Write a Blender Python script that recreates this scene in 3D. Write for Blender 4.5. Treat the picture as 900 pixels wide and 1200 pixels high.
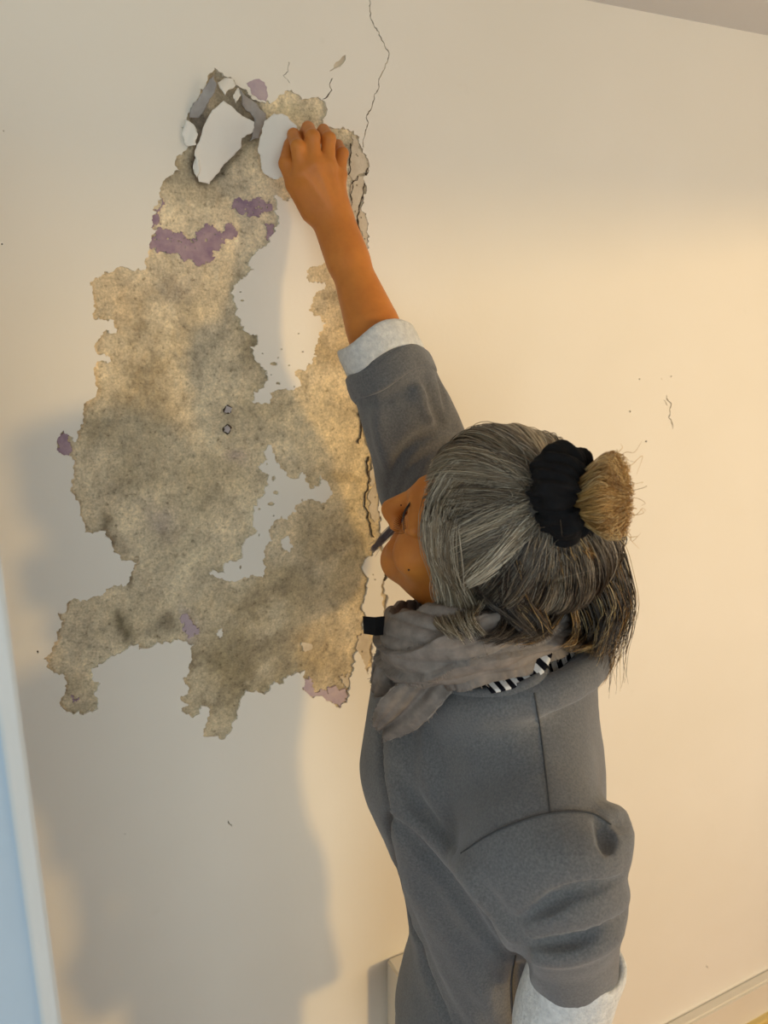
import bpy, bmesh, math, random
import numpy as np
from mathutils import Vector, Matrix
from mathutils.geometry import delaunay_2d_cdt

for o in list(bpy.data.objects):
    bpy.data.objects.remove(o)
scn = bpy.context.scene
COL = scn.collection

# ------------------------------------------------------------------ camera
FPX = 960.0
PITCH, YAW = math.radians(15.49), math.radians(26.95)
CAM = np.array([0.0, -1.1, 1.89])
F_ = np.array([math.sin(YAW) * math.cos(PITCH), math.cos(YAW) * math.cos(PITCH), -math.sin(PITCH)])
R_ = np.array([math.cos(YAW), -math.sin(YAW), 0.0])
U_ = np.cross(R_, F_)
cd = bpy.data.cameras.new('camera')
cam = bpy.data.objects.new('camera', cd)
COL.objects.link(cam)
cam.matrix_world = Matrix(((R_[0], U_[0], -F_[0], CAM[0]), (R_[1], U_[1], -F_[1], CAM[1]),
                           (R_[2], U_[2], -F_[2], CAM[2]), (0, 0, 0, 1)))
cd.sensor_fit = 'VERTICAL'
cd.sensor_height = 36.0
cd.sensor_width = 27.0
cd.lens = FPX / 1200.0 * 36.0
cd.clip_start = 0.02
cd.dof.use_dof = True
cd.dof.focus_distance = 0.98
cd.dof.aperture_fstop = 6.5
scn.camera = cam

# ------------------------------------------------------------------ world, sun, window daylight, added warm fill, exposure
wd = bpy.data.worlds.new('world')
scn.world = wd
wd.use_nodes = True
wd.node_tree.nodes['Background'].inputs[0].default_value = (0.62, 0.74, 1.0, 1)
wd.node_tree.nodes['Background'].inputs[1].default_value = 0.6


def light(name, kind, loc, direction, energy, color, **kw):
    l = bpy.data.lights.new(name, kind)
    l.energy = energy
    l.color = color
    for k, v in kw.items():
        setattr(l, k, v)
    o = bpy.data.objects.new(name, l)
    COL.objects.link(o)
    o.location = loc
    o.rotation_euler = Vector(direction).to_track_quat('-Z', 'Y').to_euler()
    return o


light('low_sun', 'SUN', (4, -4, 3), (-0.59, 0.80, -0.03), 1.02, (1.0, 0.66, 0.24), angle=math.radians(4.0))
light('daylight_behind', 'AREA', (-0.55, -3.62, 1.50), (0.05, 1, 0.12), 27, (0.80, 0.95, 1.0),
      shape='RECTANGLE', size=1.3, size_y=1.3)
light('daylight_side', 'AREA', (-1.52, -1.55, 1.35), (1, 0.1, -0.1), 9, (0.54, 0.80, 1.0),
      shape='RECTANGLE', size=1.0, size_y=1.3)
light('warm_fill_side', 'AREA', (2.42, -1.8, 1.35), (-1, 0.25, 0.28), 23, (1.0, 0.77, 0.44),
      shape='RECTANGLE', size=1.8, size_y=1.3)  # added warm fill lamp, stands in for bounce on the upper and right wall

vs = scn.view_settings
vs.view_transform = 'Standard'
vs.look = 'None'
vs.gamma = 1.0
vs.use_curve_mapping = False
vs.exposure = 0.02


# ------------------------------------------------------------------ helpers
def at(px, py, Y):
    d = R_ * (px - 450) + U_ * (600 - py) + F_ * FPX
    return CAM + d / d[1] * (Y - CAM[1])


def wall2(px, py):
    p = at(px, py, 0.0)
    return (p[0], p[2])


def wall_pts(pts):
    return [wall2(*p) for p in pts]


def tag(o, label=None, cat=None, group=None, kind=None):
    if label: o['label'] = label
    if cat: o['category'] = cat
    if group: o['group'] = group
    if kind: o['kind'] = kind
    return o


def mesh_obj(name, verts, faces, mat, parent=None, smooth=True):
    me = bpy.data.meshes.new(name)
    verts = np.asarray(verts, dtype=np.float64)
    if isinstance(faces, np.ndarray) and len(faces):
        n, k = faces.shape
        me.vertices.add(len(verts))
        me.vertices.foreach_set('co', verts.ravel())
        me.loops.add(n * k)
        me.loops.foreach_set('vertex_index', faces.ravel().astype(np.int32))
        me.polygons.add(n)
        me.polygons.foreach_set('loop_start', np.arange(0, n * k, k, dtype=np.int32))
        me.polygons.foreach_set('loop_total', np.full(n, k, dtype=np.int32))
        me.update(calc_edges=True)
        me.validate()
    else:
        me.from_pydata([tuple(v) for v in verts], [], [tuple(f) for f in faces])
    if smooth:
        me.polygons.foreach_set('use_smooth', [True] * len(me.polygons))
    if mat:
        me.materials.append(mat)
    o = bpy.data.objects.new(name, me)
    COL.objects.link(o)
    if parent:
        o.parent = parent
        o.matrix_parent_inverse = parent.matrix_world.inverted()
    return o


def empty(name, loc):
    o = bpy.data.objects.new(name, None)
    COL.objects.link(o)
    o.location = loc
    o.empty_display_size = 0.1
    bpy.context.view_layer.update()
    return o


def box(name, lo, hi, mat, parent=None, bevel=0.0):
    bm = bmesh.new()
    bmesh.ops.create_cube(bm, size=1.0)
    for v in bm.verts:
        v.co = Vector([lo[i] + (v.co[i] + 0.5) * (hi[i] - lo[i]) for i in range(3)])
    if bevel:
        bmesh.ops.bevel(bm, geom=bm.edges[:], offset=bevel, segments=2, affect='EDGES')
    me = bpy.data.meshes.new(name)
    bm.to_mesh(me)
    bm.free()
    me.materials.append(mat)
    o = bpy.data.objects.new(name, me)
    COL.objects.link(o)
    if parent:
        o.parent = parent
        o.matrix_parent_inverse = parent.matrix_world.inverted()
    return o


def boxes(name, lst, mat, parent=None):
    V, Fc = [], []
    for lo, hi in lst:
        b = len(V)
        for i in range(8):
            V.append((hi[0] if i & 1 else lo[0], hi[1] if i & 2 else lo[1], hi[2] if i & 4 else lo[2]))
        for f in ((0, 2, 3, 1), (4, 5, 7, 6), (0, 1, 5, 4), (2, 6, 7, 3), (0, 4, 6, 2), (1, 3, 7, 5)):
            Fc.append([b + k for k in f])
    return mesh_obj(name, V, Fc, mat, parent, smooth=False)


def hash3(i, j, k, seed):
    n = (i * 374761393 + j * 668265263 + k * 2147483647 + seed * 974711) & 0xffffffff
    n = ((n ^ (n >> 13)) * 1274126177) & 0xffffffff
    return ((n ^ (n >> 16)) & 0xffff) / 32767.5 - 1.0


def vnoise(P, scale, seed=0):
    Q = np.asarray(P, dtype=np.float64) * scale
    I = np.floor(Q).astype(np.int64)
    T = Q - I
    T = T * T * (3 - 2 * T)
    r = 0
    for a in (0, 1):
        for b in (0, 1):
            for c in (0, 1):
                w = (T[:, 0] if a else 1 - T[:, 0]) * (T[:, 1] if b else 1 - T[:, 1]) * (T[:, 2] if c else 1 - T[:, 2])
                r = r + w * hash3(I[:, 0] + a, I[:, 1] + b, I[:, 2] + c, seed)
    return r


def fbm(P, scale, octs=4, seed=0):
    r, a = 0, 1.0
    for i in range(octs):
        r = r + a * vnoise(P, scale * 2 ** i, seed + i * 7)
        a *= 0.55
    return r


# ------------------------------------------------------------------ materials
def srgb(r, g, b):
    f = lambda c: (c / 255 / 12.92) if c <= 10.3 else ((c / 255 + 0.055) / 1.055) ** 2.4
    return (f(r), f(g), f(b), 1.0)


def new_mat(name, col=(0.8, 0.8, 0.8, 1), rough=0.6, spec=0.4):
    m = bpy.data.materials.new(name)
    m.use_nodes = True
    b = m.node_tree.nodes['Principled BSDF']
    b.inputs['Base Color'].default_value = col
    b.inputs['Roughness'].default_value = rough
    b.inputs['Specular IOR Level'].default_value = spec
    return m, m.node_tree, b


def noise_node(nt, scale, detail=6, rough=0.6, coord='Object', stretch=None):
    tc = nt.nodes.new('ShaderNodeTexCoord')
    n = nt.nodes.new('ShaderNodeTexNoise')
    n.inputs['Scale'].default_value = scale
    n.inputs['Detail'].default_value = detail
    n.inputs['Roughness'].default_value = rough
    if stretch:
        mp = nt.nodes.new('ShaderNodeMapping')
        mp.inputs['Scale'].default_value = stretch
        nt.links.new(tc.outputs[coord], mp.inputs[0])
        nt.links.new(mp.outputs[0], n.inputs['Vector'])
    else:
        nt.links.new(tc.outputs[coord], n.inputs['Vector'])
    return n


def ramp(nt, src, stops):
    r = nt.nodes.new('ShaderNodeValToRGB')
    els = r.color_ramp.elements
    while len(els) < len(stops):
        els.new(0.5)
    for e, (p, c) in zip(els, stops):
        e.position = p
        e.color = c if len(c) == 4 else (*c, 1)
    nt.links.new(src, r.inputs[0])
    return r


def mix(nt, a, b, fac, mode='MIX'):
    m = nt.nodes.new('ShaderNodeMix')
    m.data_type = 'RGBA'
    m.blend_type = mode
    for sock, v in ((m.inputs[0], fac), (m.inputs[6], a), (m.inputs[7], b)):
        if hasattr(v, 'links') or hasattr(v, 'is_output'):
            nt.links.new(v, sock)
        else:
            sock.default_value = v
    return m.outputs[2]


def bump(nt, bsdf, src, strength, dist):
    b = nt.nodes.new('ShaderNodeBump')
    b.inputs['Strength'].default_value = strength
    b.inputs['Distance'].default_value = dist
    nt.links.new(src, b.inputs['Height'])
    nt.links.new(b.outputs[0], bsdf.inputs['Normal'])


def mat_noise(name, c1, c2, scale, rough=0.7, bscale=None, bdist=0.0005, bstr=0.5, spec=0.3, stretch=None, detail=6):
    m, nt, b = new_mat(name, c1, rough, spec)
    n = noise_node(nt, scale, detail, stretch=stretch)
    r = ramp(nt, n.outputs[0], [(0.3, c1), (0.7, c2)])
    nt.links.new(r.outputs[0], b.inputs['Base Color'])
    if bscale:
        n2 = noise_node(nt, bscale, 4, stretch=stretch)
        bump(nt, b, n2.outputs[0], bstr, bdist)
    return m


M = {}
# painted wall: old off-white emulsion, faint roller texture and scuffs
m, nt, b = new_mat('wall_paint', rough=0.55, spec=0.3)
n1 = noise_node(nt, 2.2, 3)
r1 = ramp(nt, n1.outputs[0], [(0.35, (0.82, 0.755, 0.635)), (0.65, (0.85, 0.785, 0.67))])
n2 = noise_node(nt, 14, 5)
r2 = ramp(nt, n2.outputs[0], [(0.20, (0.90, 0.89, 0.86)), (0.32, (1, 1, 1))])
c = mix(nt, r1.outputs[0], r2.outputs[0], 0.5, 'MULTIPLY')
nt.links.new(c, b.inputs['Base Color'])
n3 = noise_node(nt, 90, 5)
bump(nt, b, n3.outputs[0], 0.12, 0.002)
M['paint'] = m
M['flake'] = mat_noise('flake_paint', (0.84, 0.78, 0.67, 1), (0.87, 0.81, 0.70, 1), 25, 0.6, 120, 0.0004, 0.4)
M['flake_grey'] = mat_noise('flake_shade_grey', (0.30, 0.27, 0.24, 1), (0.42, 0.39, 0.36, 1), 40, 0.8, 160, 0.0006, 0.6)  # grey darkened to carry the shading around the big flake
# bare plaster: stain and shade colour from the mesh, mottling and pits from noise
m, nt, b = new_mat('bare_plaster', rough=0.9, spec=0.15)
at_ = nt.nodes.new('ShaderNodeAttribute')
at_.attribute_name = 'stain_shade'
nA = noise_node(nt, 26, 9, 0.68)
rA = ramp(nt, nA.outputs[0], [(0.28, (0.52, 0.51, 0.49)), (0.44, (0.88, 0.88, 0.88)), (0.56, (1.08, 1.07, 1.04)), (0.70, (1.38, 1.36, 1.30))])
nB = noise_node(nt, 130, 6, 0.7)
rB = ramp(nt, nB.outputs[0], [(0.32, (0.45, 0.43, 0.40)), (0.43, (0.95, 0.95, 0.95)), (0.66, (1.20, 1.19, 1.16))])
nC = noise_node(nt, 75, 3, 0.5)
rC = ramp(nt, nC.outputs[0], [(0.25, (0.40, 0.37, 0.33)), (0.33, (1, 1, 1))])
nD = noise_node(nt, 330, 4, 0.6)
rD = ramp(nt, nD.outputs[0], [(0.30, (0.70, 0.69, 0.67)), (0.70, (1.25, 1.24, 1.22))])
c = mix(nt, at_.outputs['Color'], rA.outputs[0], 1.0, 'MULTIPLY')
c = mix(nt, c, rB.outputs[0], 0.85, 'MULTIPLY')
c = mix(nt, c, rC.outputs[0], 0.8, 'MULTIPLY')
c = mix(nt, c, rD.outputs[0], 0.8, 'MULTIPLY')
nt.links.new(c, b.inputs['Base Color'])
bump(nt, b, nB.outputs[0], 0.6, 0.0016)
M['plaster'] = m
M['purple'] = mat_noise('old_lilac_paint', srgb(140, 114, 132), srgb(180, 154, 156), 70, 0.8, 140, 0.001, 0.6)
M['purple_soft'] = mat_noise('pale_lilac_paint', srgb(172, 152, 160), srgb(192, 172, 170), 60, 0.8, 140, 0.001, 0.5)
M['skim'] = mat_noise('skim_plaster', srgb(196, 178, 150), srgb(218, 203, 178), 45, 0.85, 150, 0.0012, 0.7)
M['filler'] = mat_noise('screw_filler', srgb(170, 160, 156), srgb(190, 180, 175), 60, 0.8, 140, 0.001, 0.5)
M['crack'] = new_mat('crack_dark', srgb(84, 72, 58), 0.95, 0.05)[0]  # dark colour standing for the shade down in the cracks
M['ceiling'] = mat_noise('ceiling_paint', (0.68, 0.67, 0.65, 1), (0.72, 0.71, 0.69, 1), 3, 0.7, 80, 0.001, 0.1)
M['room'] = mat_noise('room_paint', (0.62, 0.62, 0.59, 1), (0.66, 0.66, 0.63, 1), 3, 0.7, 80, 0.001, 0.1)
M['trim'] = mat_noise('trim_gloss', (0.78, 0.70, 0.55, 1), (0.82, 0.74, 0.60, 1), 8, 0.35, 60, 0.001, 0.1)
M['trim_y'] = mat_noise('trim_varnish', (0.72, 0.52, 0.18, 1), (0.78, 0.58, 0.22, 1), 8, 0.35, 60, 0.001, 0.1)
M['wood'] = mat_noise('floor_wood', srgb(150, 92, 40), srgb(176, 112, 52), 6, 0.45, 40, 0.001, 0.2, stretch=(1, 9, 1))
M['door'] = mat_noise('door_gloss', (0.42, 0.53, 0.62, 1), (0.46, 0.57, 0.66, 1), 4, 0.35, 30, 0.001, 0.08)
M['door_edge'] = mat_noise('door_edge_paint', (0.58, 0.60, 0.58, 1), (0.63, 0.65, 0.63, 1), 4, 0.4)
M['frame'] = mat_noise('window_frame', (0.8, 0.8, 0.78, 1), (0.84, 0.84, 0.82, 1), 5, 0.4, 40, 0.001, 0.1)
mg = bpy.data.materials.new('glass')
mg.use_nodes = True
g = mg.node_tree.nodes['Principled BSDF']
g.inputs['Transmission Weight'].default_value = 1.0
g.inputs['Roughness'].default_value = 0.0
g.inputs['IOR'].default_value = 1.0
M['metal'] = mat_noise('brass', (0.5, 0.4, 0.2, 1), (0.6, 0.48, 0.25, 1), 20, 0.3)
M['metal'].node_tree.nodes['Principled BSDF'].inputs['Metallic'].default_value = 1.0

# ------------------------------------------------------------------ room shell
XL, XR, YF, HC = -1.6, 2.45, -3.7, 2.30
wall_back = tag(box('wall_back', (XL - 0.1, 0.03, 0), (XR + 0.1, 0.15, HC), M['room']), 'cream painted back wall with a large peeling bare plaster patch', kind='structure')
tag(box('floor', (XL - 0.1, YF - 0.1, -0.08), (XR + 0.1, 0.15, 0), M['wood']), 'warm brown wooden floor', kind='structure')
tag(box('ceiling', (XL - 0.1, YF - 0.1, HC), (XR + 0.1, 0.15, HC + 0.1), M['ceiling']), 'shaded pale ceiling', kind='structure')


def holed_wall(name, axis, c0, c1, a0, a1, hole, label):
    h0, h1, z0, z1 = hole
    segs = [((a0, 0), (h0, HC)), ((h1, 0), (a1, HC)), ((h0, z1), (h1, HC))]
    if z0 > 0:
        segs.append(((h0, 0), (h1, z0)))
    L = []
    for (p, q), (r, s) in segs:
        if axis == 'x':
            L.append(((c0, p, q), (c1, r, s)))
        else:
            L.append(((p, c0, q), (r, c1, s)))
    return tag(boxes(name, L, M['room']), label, kind='structure')


holed_wall('wall_right', 'x', XR, XR + 0.1, YF - 0.1, 0.03, (-3.5, -0.30, 0.0, 2.06), 'cream side wall with a wide terrace opening')
holed_wall('wall_left', 'x', XL - 0.1, XL, YF - 0.1, 0.03, (-2.1, -1.0, 0.7, 2.0), 'cream side wall with a window')
holed_wall('wall_front', 'y', YF - 0.1, YF, XL, XR, (-1.25, 0.15, 0.75, 2.1), 'cream wall with a window behind the camera')


def window(name, axis, c, a0, a1, z0, z1, nm, label):
    w = 0.045
    L = []
    rails = [((a0, z0), (a0 + w, z1)), ((a1 - w, z0), (a1, z1)), ((a0, z0), (a1, z0 + w)), ((a0, z1 - w), (a1, z1))]
    for k in range(1, nm):
        x = a0 + (a1 - a0) * k / nm
        rails.append(((x - w / 2, z0), (x + w / 2, z1)))
    for (p, q), (r, s) in rails:
        L.append(((c - 0.03, p, q), (c + 0.03, r, s)) if axis == 'x' else ((p, c - 0.03, q), (r, c + 0.03, s)))
    return tag(boxes(name, L, M['frame']), label, kind='structure')


window('window_1', 'x', XL - 0.05, -2.1, -1.0, 0.7, 2.0, 2, 'white side window frame')
window('window_2', 'y', YF - 0.05, -1.25, 0.15, 0.75, 2.1, 2, 'white window frame behind the camera')

# baseboard with moulded cap and quarter-round
bb = box('baseboard_back', (XL, -0.020, 0.030), (XR, 0.0, 0.168), M['trim'], bevel=0.004)
tag(bb, 'cream painted baseboard along the back wall', kind='structure')
box('cap_moulding', (XL, -0.030, 0.152), (XR, 0.0, 0.172), M['trim'], bb, bevel=0.006)
box('shoe_moulding', (XL, -0.045, 0.0), (XR, 0.0, 0.050), M['trim_y'], bb, bevel=0.012)
# boxed-in pipe casing low on the wall behind the coat
p0 = at(470, 1180, -0.06)
tr = tag(box('trim_1', (p0[0], -0.06, 0.0), (p0[0] + 0.10, -0.0025, at(470, 1150, -0.06)[2]), M['trim'], bevel=0.004), 'boxed pipe casing low on the wall', kind='structure')

# white door standing open beside the camera
dp = at(46, 1000, -0.62)
ex, ey = dp[0], dp[1]
DW = 0.30
DR = empty('door_1', (ex - DW / 2, ey, 0))
tag(DR, 'narrow white panelled door leaf standing open', kind='structure')
box('door_leaf', (ex - DW, ey, 0.01), (ex - 0.006, ey + 0.040, 2.03), M['door'], DR, bevel=0.003)
box('door_edge', (ex - 0.012, ey - 0.003, 0.01), (ex, ey + 0.043, 2.03), M['door_edge'], DR, bevel=0.002)
xa, xb = ex - DW + 0.055, ex - 0.060
for z0, z1 in ((0.12, 0.92), (1.06, 1.92)):
    boxes('moulding', [((xa, ey - 0.008, z0), (xa + 0.018, ey + 0.002, z1)), ((xb - 0.018, ey - 0.008, z0), (xb, ey + 0.002, z1)),
                       ((xa + 0.018, ey - 0.008, z0), (xb - 0.018, ey + 0.002, z0 + 0.018)), ((xa + 0.018, ey - 0.008, z1 - 0.018), (xb - 0.018, ey + 0.002, z1))], M['door'], DR)
    box('panel', (xa + 0.035, ey - 0.006, z0 + 0.035), (xb - 0.035, ey + 0.002, z1 - 0.035), M['door'], DR, bevel=0.003)

# ------------------------------------------------------------------ peeling wall
rng = np.random.default_rng(7)


def rough_poly(pts, amp=0.17, target=1.6, seed=0):
    """jagged closed outline: midpoint displacement of a traced outline (units: px of wall)"""
    r = np.random.default_rng(seed)
    P = [np.array(p, float) for p in pts]
    for it in range(6):
        Q = []
        done = True
        for i, a in enumerate(P):
            b_ = P[(i + 1) % len(P)]
            Q.append(a)
            L = np.linalg.norm(b_ - a)
            if L > target:
                done = False
                n = np.array([-(b_ - a)[1], (b_ - a)[0]]) / L
                Q.append((a + b_) / 2 + n * np.clip(r.normal(0, amp), -2 * amp, 2 * amp) * min(L, 14))
        P = Q
        if done:
            break
    return [tuple(p) for p in P]


def inside(P, poly):
    poly = np.asarray(poly)
    x, y = P[:, 0], P[:, 1]
    c = np.zeros(len(P), bool)
    x0, y0 = poly[-1]
    for x1, y1 in poly:
        if y0 != y1:
            hit = ((y1 > y) != (y0 > y)) & (x < (x0 - x1) * (y - y1) / (y0 - y1) + x1)
            c ^= hit
        x0, y0 = x1, y1
    return c


def layer(name, outer, holes, y_front, y_back, mat, parent, extra=None, rule=None):
    """flat layer of material on the wall: outline(s) in wall coordinates, with holes, front and side faces"""
    V, E = [], []
    for poly in [outer] + holes:
        b0 = len(V)
        V += [Vector(p) for p in poly]
        E += [(b0 + i, b0 + (i + 1) % len(poly)) for i in range(len(poly))]
    if extra is not None:
        V += [Vector(p) for p in extra]
    v2, e2, f2, *_ = delaunay_2d_cdt(V, E, [], 0, 1e-6)
    P = np.array([(v.x, v.y) for v in v2])
    T = np.array(f2)
    cen = P[T].mean(axis=1)
    keep = inside(cen, outer)
    for h in holes:
        keep &= ~inside(cen, h)
    T = T[keep]
    used = np.unique(T)
    mp = np.full(len(P), -1)
    mp[used] = np.arange(len(used))
    T = mp[T]
    P = P[used]
    n = len(P)
    # front faces towards -Y
    a = P[T]
    area = (a[:, 1, 0] - a[:, 0, 0]) * (a[:, 2, 1] - a[:, 0, 1]) - (a[:, 1, 1] - a[:, 0, 1]) * (a[:, 2, 0] - a[:, 0, 0])
    T[area < 0] = T[area < 0][:, ::-1]
    cnt = {}
    for t in T:
        for i in range(3):
            cnt[(t[i], t[(i + 1) % 3])] = 1
    bnd = [e for e in cnt if (e[1], e[0]) not in cnt]
    front = np.column_stack([P[:, 0], np.full(n, y_front), P[:, 1]])
    back = np.column_stack([P[:, 0], np.full(n, y_back), P[:, 1]])
    faces = [tuple(t) for t in T] + [(e[1], e[0], e[0] + n, e[1] + n) for e in bnd]
    return mesh_obj(name, np.vstack([front, back]), faces, mat, parent, smooth=False)


PATCH = [(251, 80), (261, 88), (271, 92), (280, 103), (290, 111), (300, 118), (310, 122), (313, 118), (316, 122), (325, 115), (333, 107), (342, 107),
         (350, 112), (353, 117), (362, 116), (372, 114), (380, 120), (383, 128), (380, 137), (377, 140), (378, 148), (385, 149), (392, 151), (402, 149),
         (408, 153), (414, 158), (420, 168), (424, 178), (430, 186), (432, 194), (430, 204), (427, 215), (425, 228), (424, 240), (428, 250), (431, 262),
         (430, 280), (431, 300), (429, 330), (433, 360), (430, 390), (428, 420), (430, 450), (427, 470), (425, 500), (430, 520), (437, 531), (444, 545), (441, 562),
         (443, 585), (446, 605), (444, 622), (448, 634), (452, 648), (453, 672), (450, 690), (452, 715), (446, 740), (436, 752), (431, 790), (426, 777),
         (419, 762), (415, 766), (412, 780), (411, 791), (409, 815), (397, 829), (384, 821), (371, 815), (363, 815), (353, 806), (355, 794), (357, 785), (344, 790),
         (333, 794), (331, 801), (317, 802), (315, 809), (304, 811), (288, 809), (284, 815), (281, 826), (277, 834), (271, 847), (269, 858), (263, 865),
         (248, 862), (237, 861), (240, 850), (243, 839), (246, 831), (240, 827), (235, 827), (231, 837), (224, 840), (216, 835), (212, 829), (221, 825),
         (213, 821), (211, 815), (220, 812), (221, 805), (217, 801), (213, 794), (219, 790), (220, 781), (224, 770), (227, 754), (218, 751), (200, 753),
         (182, 754), (173, 759), (162, 760), (162, 754), (144, 763), (129, 769), (120, 777), (109, 782), (111, 798), (118, 800), (113, 809), (110, 813),
         (114, 826), (111, 832), (98, 837), (87, 836), (71, 827), (71, 818), (77, 809), (78, 798), (74, 789), (62, 788), (54, 781), (57, 776), (51, 771),
         (61, 763), (63, 753), (68, 749), (69, 736), (74, 727), (69, 722), (68, 717), (77, 716), (80, 704), (84, 702), (102, 703), (109, 698), (120, 697),
         (124, 689), (136, 685), (147, 686), (151, 676), (157, 668), (160, 659), (154, 656), (142, 656), (137, 648), (132, 646), (129, 632), (124, 622),
         (98, 624), (96, 608), (93, 590), (88, 581), (83, 576), (83, 564), (85, 548), (81, 534), (72, 532), (66, 527), (67, 514), (74, 504), (83, 511), (87, 518),
         (91, 512), (94, 502), (98, 488), (98, 478), (101, 470), (112, 462), (111, 448), (110, 436), (114, 423), (126, 426), (128, 418), (113, 414), (113, 400),
         (117, 396), (124, 386), (129, 391), (136, 390), (133, 375), (125, 376), (113, 375), (112, 362), (108, 344), (110, 326), (122, 318), (130, 319),
         (136, 314), (152, 316), (162, 314), (171, 312), (170, 303), (176, 292), (177, 278), (184, 269), (176, 267), (177, 258), (183, 249), (178, 246),
         (189, 233), (186, 226), (190, 214), (210, 200), (204, 193), (212, 182), (219, 174), (228, 168), (230, 152), (218, 138), (223, 128), (230, 119),
         (239, 103), (243, 94)]
ISL1 = [(323, 228), (330, 232), (343, 233), (370, 245), (395, 262), (402, 285), (398, 302), (387, 307), (369, 312), (358, 317), (358, 326), (368, 330), (380, 331),
        (381, 334), (368, 346), (361, 364), (372, 370), (382, 378), (373, 389), (369, 404), (370, 418), (360, 426), (346, 434), (345, 441), (351, 446), (348, 454),
        (326, 456), (315, 460), (317, 467), (307, 473), (295, 470), (297, 459), (309, 454), (313, 446), (308, 432), (298, 422), (297, 410), (293, 407), (302, 400),
        (301, 392), (288, 389), (282, 376), (275, 368), (273, 352), (274, 334), (290, 322), (297, 316), (293, 304), (302, 292), (316, 283), (322, 272), (321, 248)]
ISL2 = [(316, 521), (321, 531), (327, 544), (333, 552), (339, 560), (354, 553), (357, 564), (364, 573), (374, 569), (376, 557), (383, 564), (389, 578), (384, 584),
        (367, 585), (353, 584), (346, 591), (348, 599), (336, 609), (320, 611), (314, 620), (319, 633), (310, 642), (308, 660), (307, 676), (293, 673), (282, 678),
        (262, 679), (246, 673), (249, 667), (264, 671), (267, 659), (284, 652), (287, 633), (300, 624), (297, 609), (297, 592), (306, 582), (313, 569), (314, 559),
        (303, 548), (307, 529)]
ISL3 = [(329, 633), (338, 628), (343, 641), (339, 647), (331, 642)]
ISL4 = [(255, 739), (260, 736), (261, 741), (257, 747), (254, 744)]
ISL5 = [(352, 756), (362, 753), (366, 757), (361, 762), (354, 763)]


def speck(cx, cy, rx, ry, n=7, seed=0):
    r = np.random.default_rng(int(cx * 7 + cy * 13 + seed))
    return [(cx + rx * math.cos(t) * r.uniform(0.6, 1.2), cy + ry * math.sin(t) * r.uniform(0.6, 1.2)) for t in np.linspace(0, 2 * math.pi, n, endpoint=False)]


def strip(pts, w, seed=0):
    """narrow closed outline around a polyline (px): a hairline crack"""
    r = np.random.default_rng(seed)
    P = [np.array(p, float) for p in pts]
    for it in range(3):
        Q = []
        for a, b_ in zip(P[:-1], P[1:]):
            L = np.linalg.norm(b_ - a)
            n = np.array([-(b_ - a)[1], (b_ - a)[0]]) / max(L, 1e-6)
            Q += [a] + ([(a + b_) / 2 + n * r.normal(0, 0.10) * L] if L > 3 else [])
        P = Q + [P[-1]]
    P = np.array(P)
    T = np.gradient(P, axis=0)
    T /= np.linalg.norm(T, axis=1)[:, None] + 1e-9
    N = np.column_stack([-T[:, 1], T[:, 0]])
    ww = w * r.uniform(0.35, 1.0, len(P))
    ww[0] = ww[-1] = 0.12 * w
    return [tuple(p) for p in P + N * ww[:, None] / 2] + [tuple(p) for p in (P - N * ww[:, None] / 2)[::-1]]


CRACKS = [([(431, -30), (431, 0), (433, 22), (443, 38), (455, 63), (450, 80), (445, 90), (443, 103), (436, 120), (428, 138), (427, 155), (424, 166), (425, 174)], 1.5),
          ([(389, 92), (385, 100), (388, 106), (383, 113), (377, 117)], 1.7), ([(337, 73), (337, 84), (331, 89), (339, 98)], 0.9),
          ([(780, 462), (782, 470), (783, 480), (785, 492), (787, 503)], 1.7), ([(776, 468), (781, 475)], 1.2), ([(773, 443), (775, 445)], 1.4),
          ([(267, 960), (271, 968)], 1.4), ([(826, 1130), (829, 1134)], 1.3)]
CHIP = [(385, 84), (390, 77), (396, 72), (400, 67), (404, 65), (404, 71), (400, 76), (394, 80)]
specks_out = [speck(*s) for s in ((748, 444, 1, 1), (737, 482, 1, 1.3), (756, 517, 1.6, 1), (785, 441, 1, 1), (2, 286, 1.4, 1.2), (4, 154, 1.2, 1), (44, 763, 1.2, 2), (146, 976, 1, 1), (213, 150, 1, 1))]
jag = lambda P, seed, amp=0.17: wall_pts(rough_poly(P, amp, 1.7, seed))
patch_w = jag(PATCH, 1)
chip_w = jag(CHIP, 3, 0.08)
crack_w = [wall_pts(strip(p, w, i)) for i, (p, w) in enumerate(CRACKS)]
wall_outer = [(XL, 0.0), (XR, 0.0), (XR, HC), (XL, HC)]
YP = -0.0030
layer('paint_layer', wall_outer, [patch_w, chip_w] + crack_w + [wall_pts(s) for s in specks_out], YP, 0.004, M['paint'], wall_back)

isl1 = jag(ISL1, 11, 0.2)
isl2 = jag(ISL2, 12, 0.2)
sp1 = [wall_pts(speck(*s)) for s in ((321, 426, 5, 2.5), (325, 449, 3.5, 1.8), (349, 391, 1.3, 1), (354, 412, 1.5, 1.2), (283, 352, 3, 1.2), (281, 342, 1.5, 1), (307, 414, 1.2, 1),
                                     (329, 409, 1.4, 1), (325, 419, 1.2, 1), (338, 428, 1.4, 1), (317, 439, 1.2, 1), (312, 437, 1.5, 1), (344, 459 - 6, 1, 1))]
sp2 = [wall_pts(speck(*s)) for s in ((320, 560, 2.5, 4), (322, 577, 4, 2.5), (317, 590, 4, 2.5), (312, 543, 1.2, 1.4), (311, 538, 1.4, 1), (303, 596, 2, 1.2), (320, 604, 1.2, 1), (303, 626, 1, 2), (281, 664, 1.2, 2.2), (329, 606, 1.2, 2))]
layer('paint_remnant', isl1, sp1, YP + 0.0003, 0.004, M['paint'], wall_back)
layer('paint_remnant', isl2, sp2, YP + 0.0003, 0.004, M['paint'], wall_back)
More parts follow.
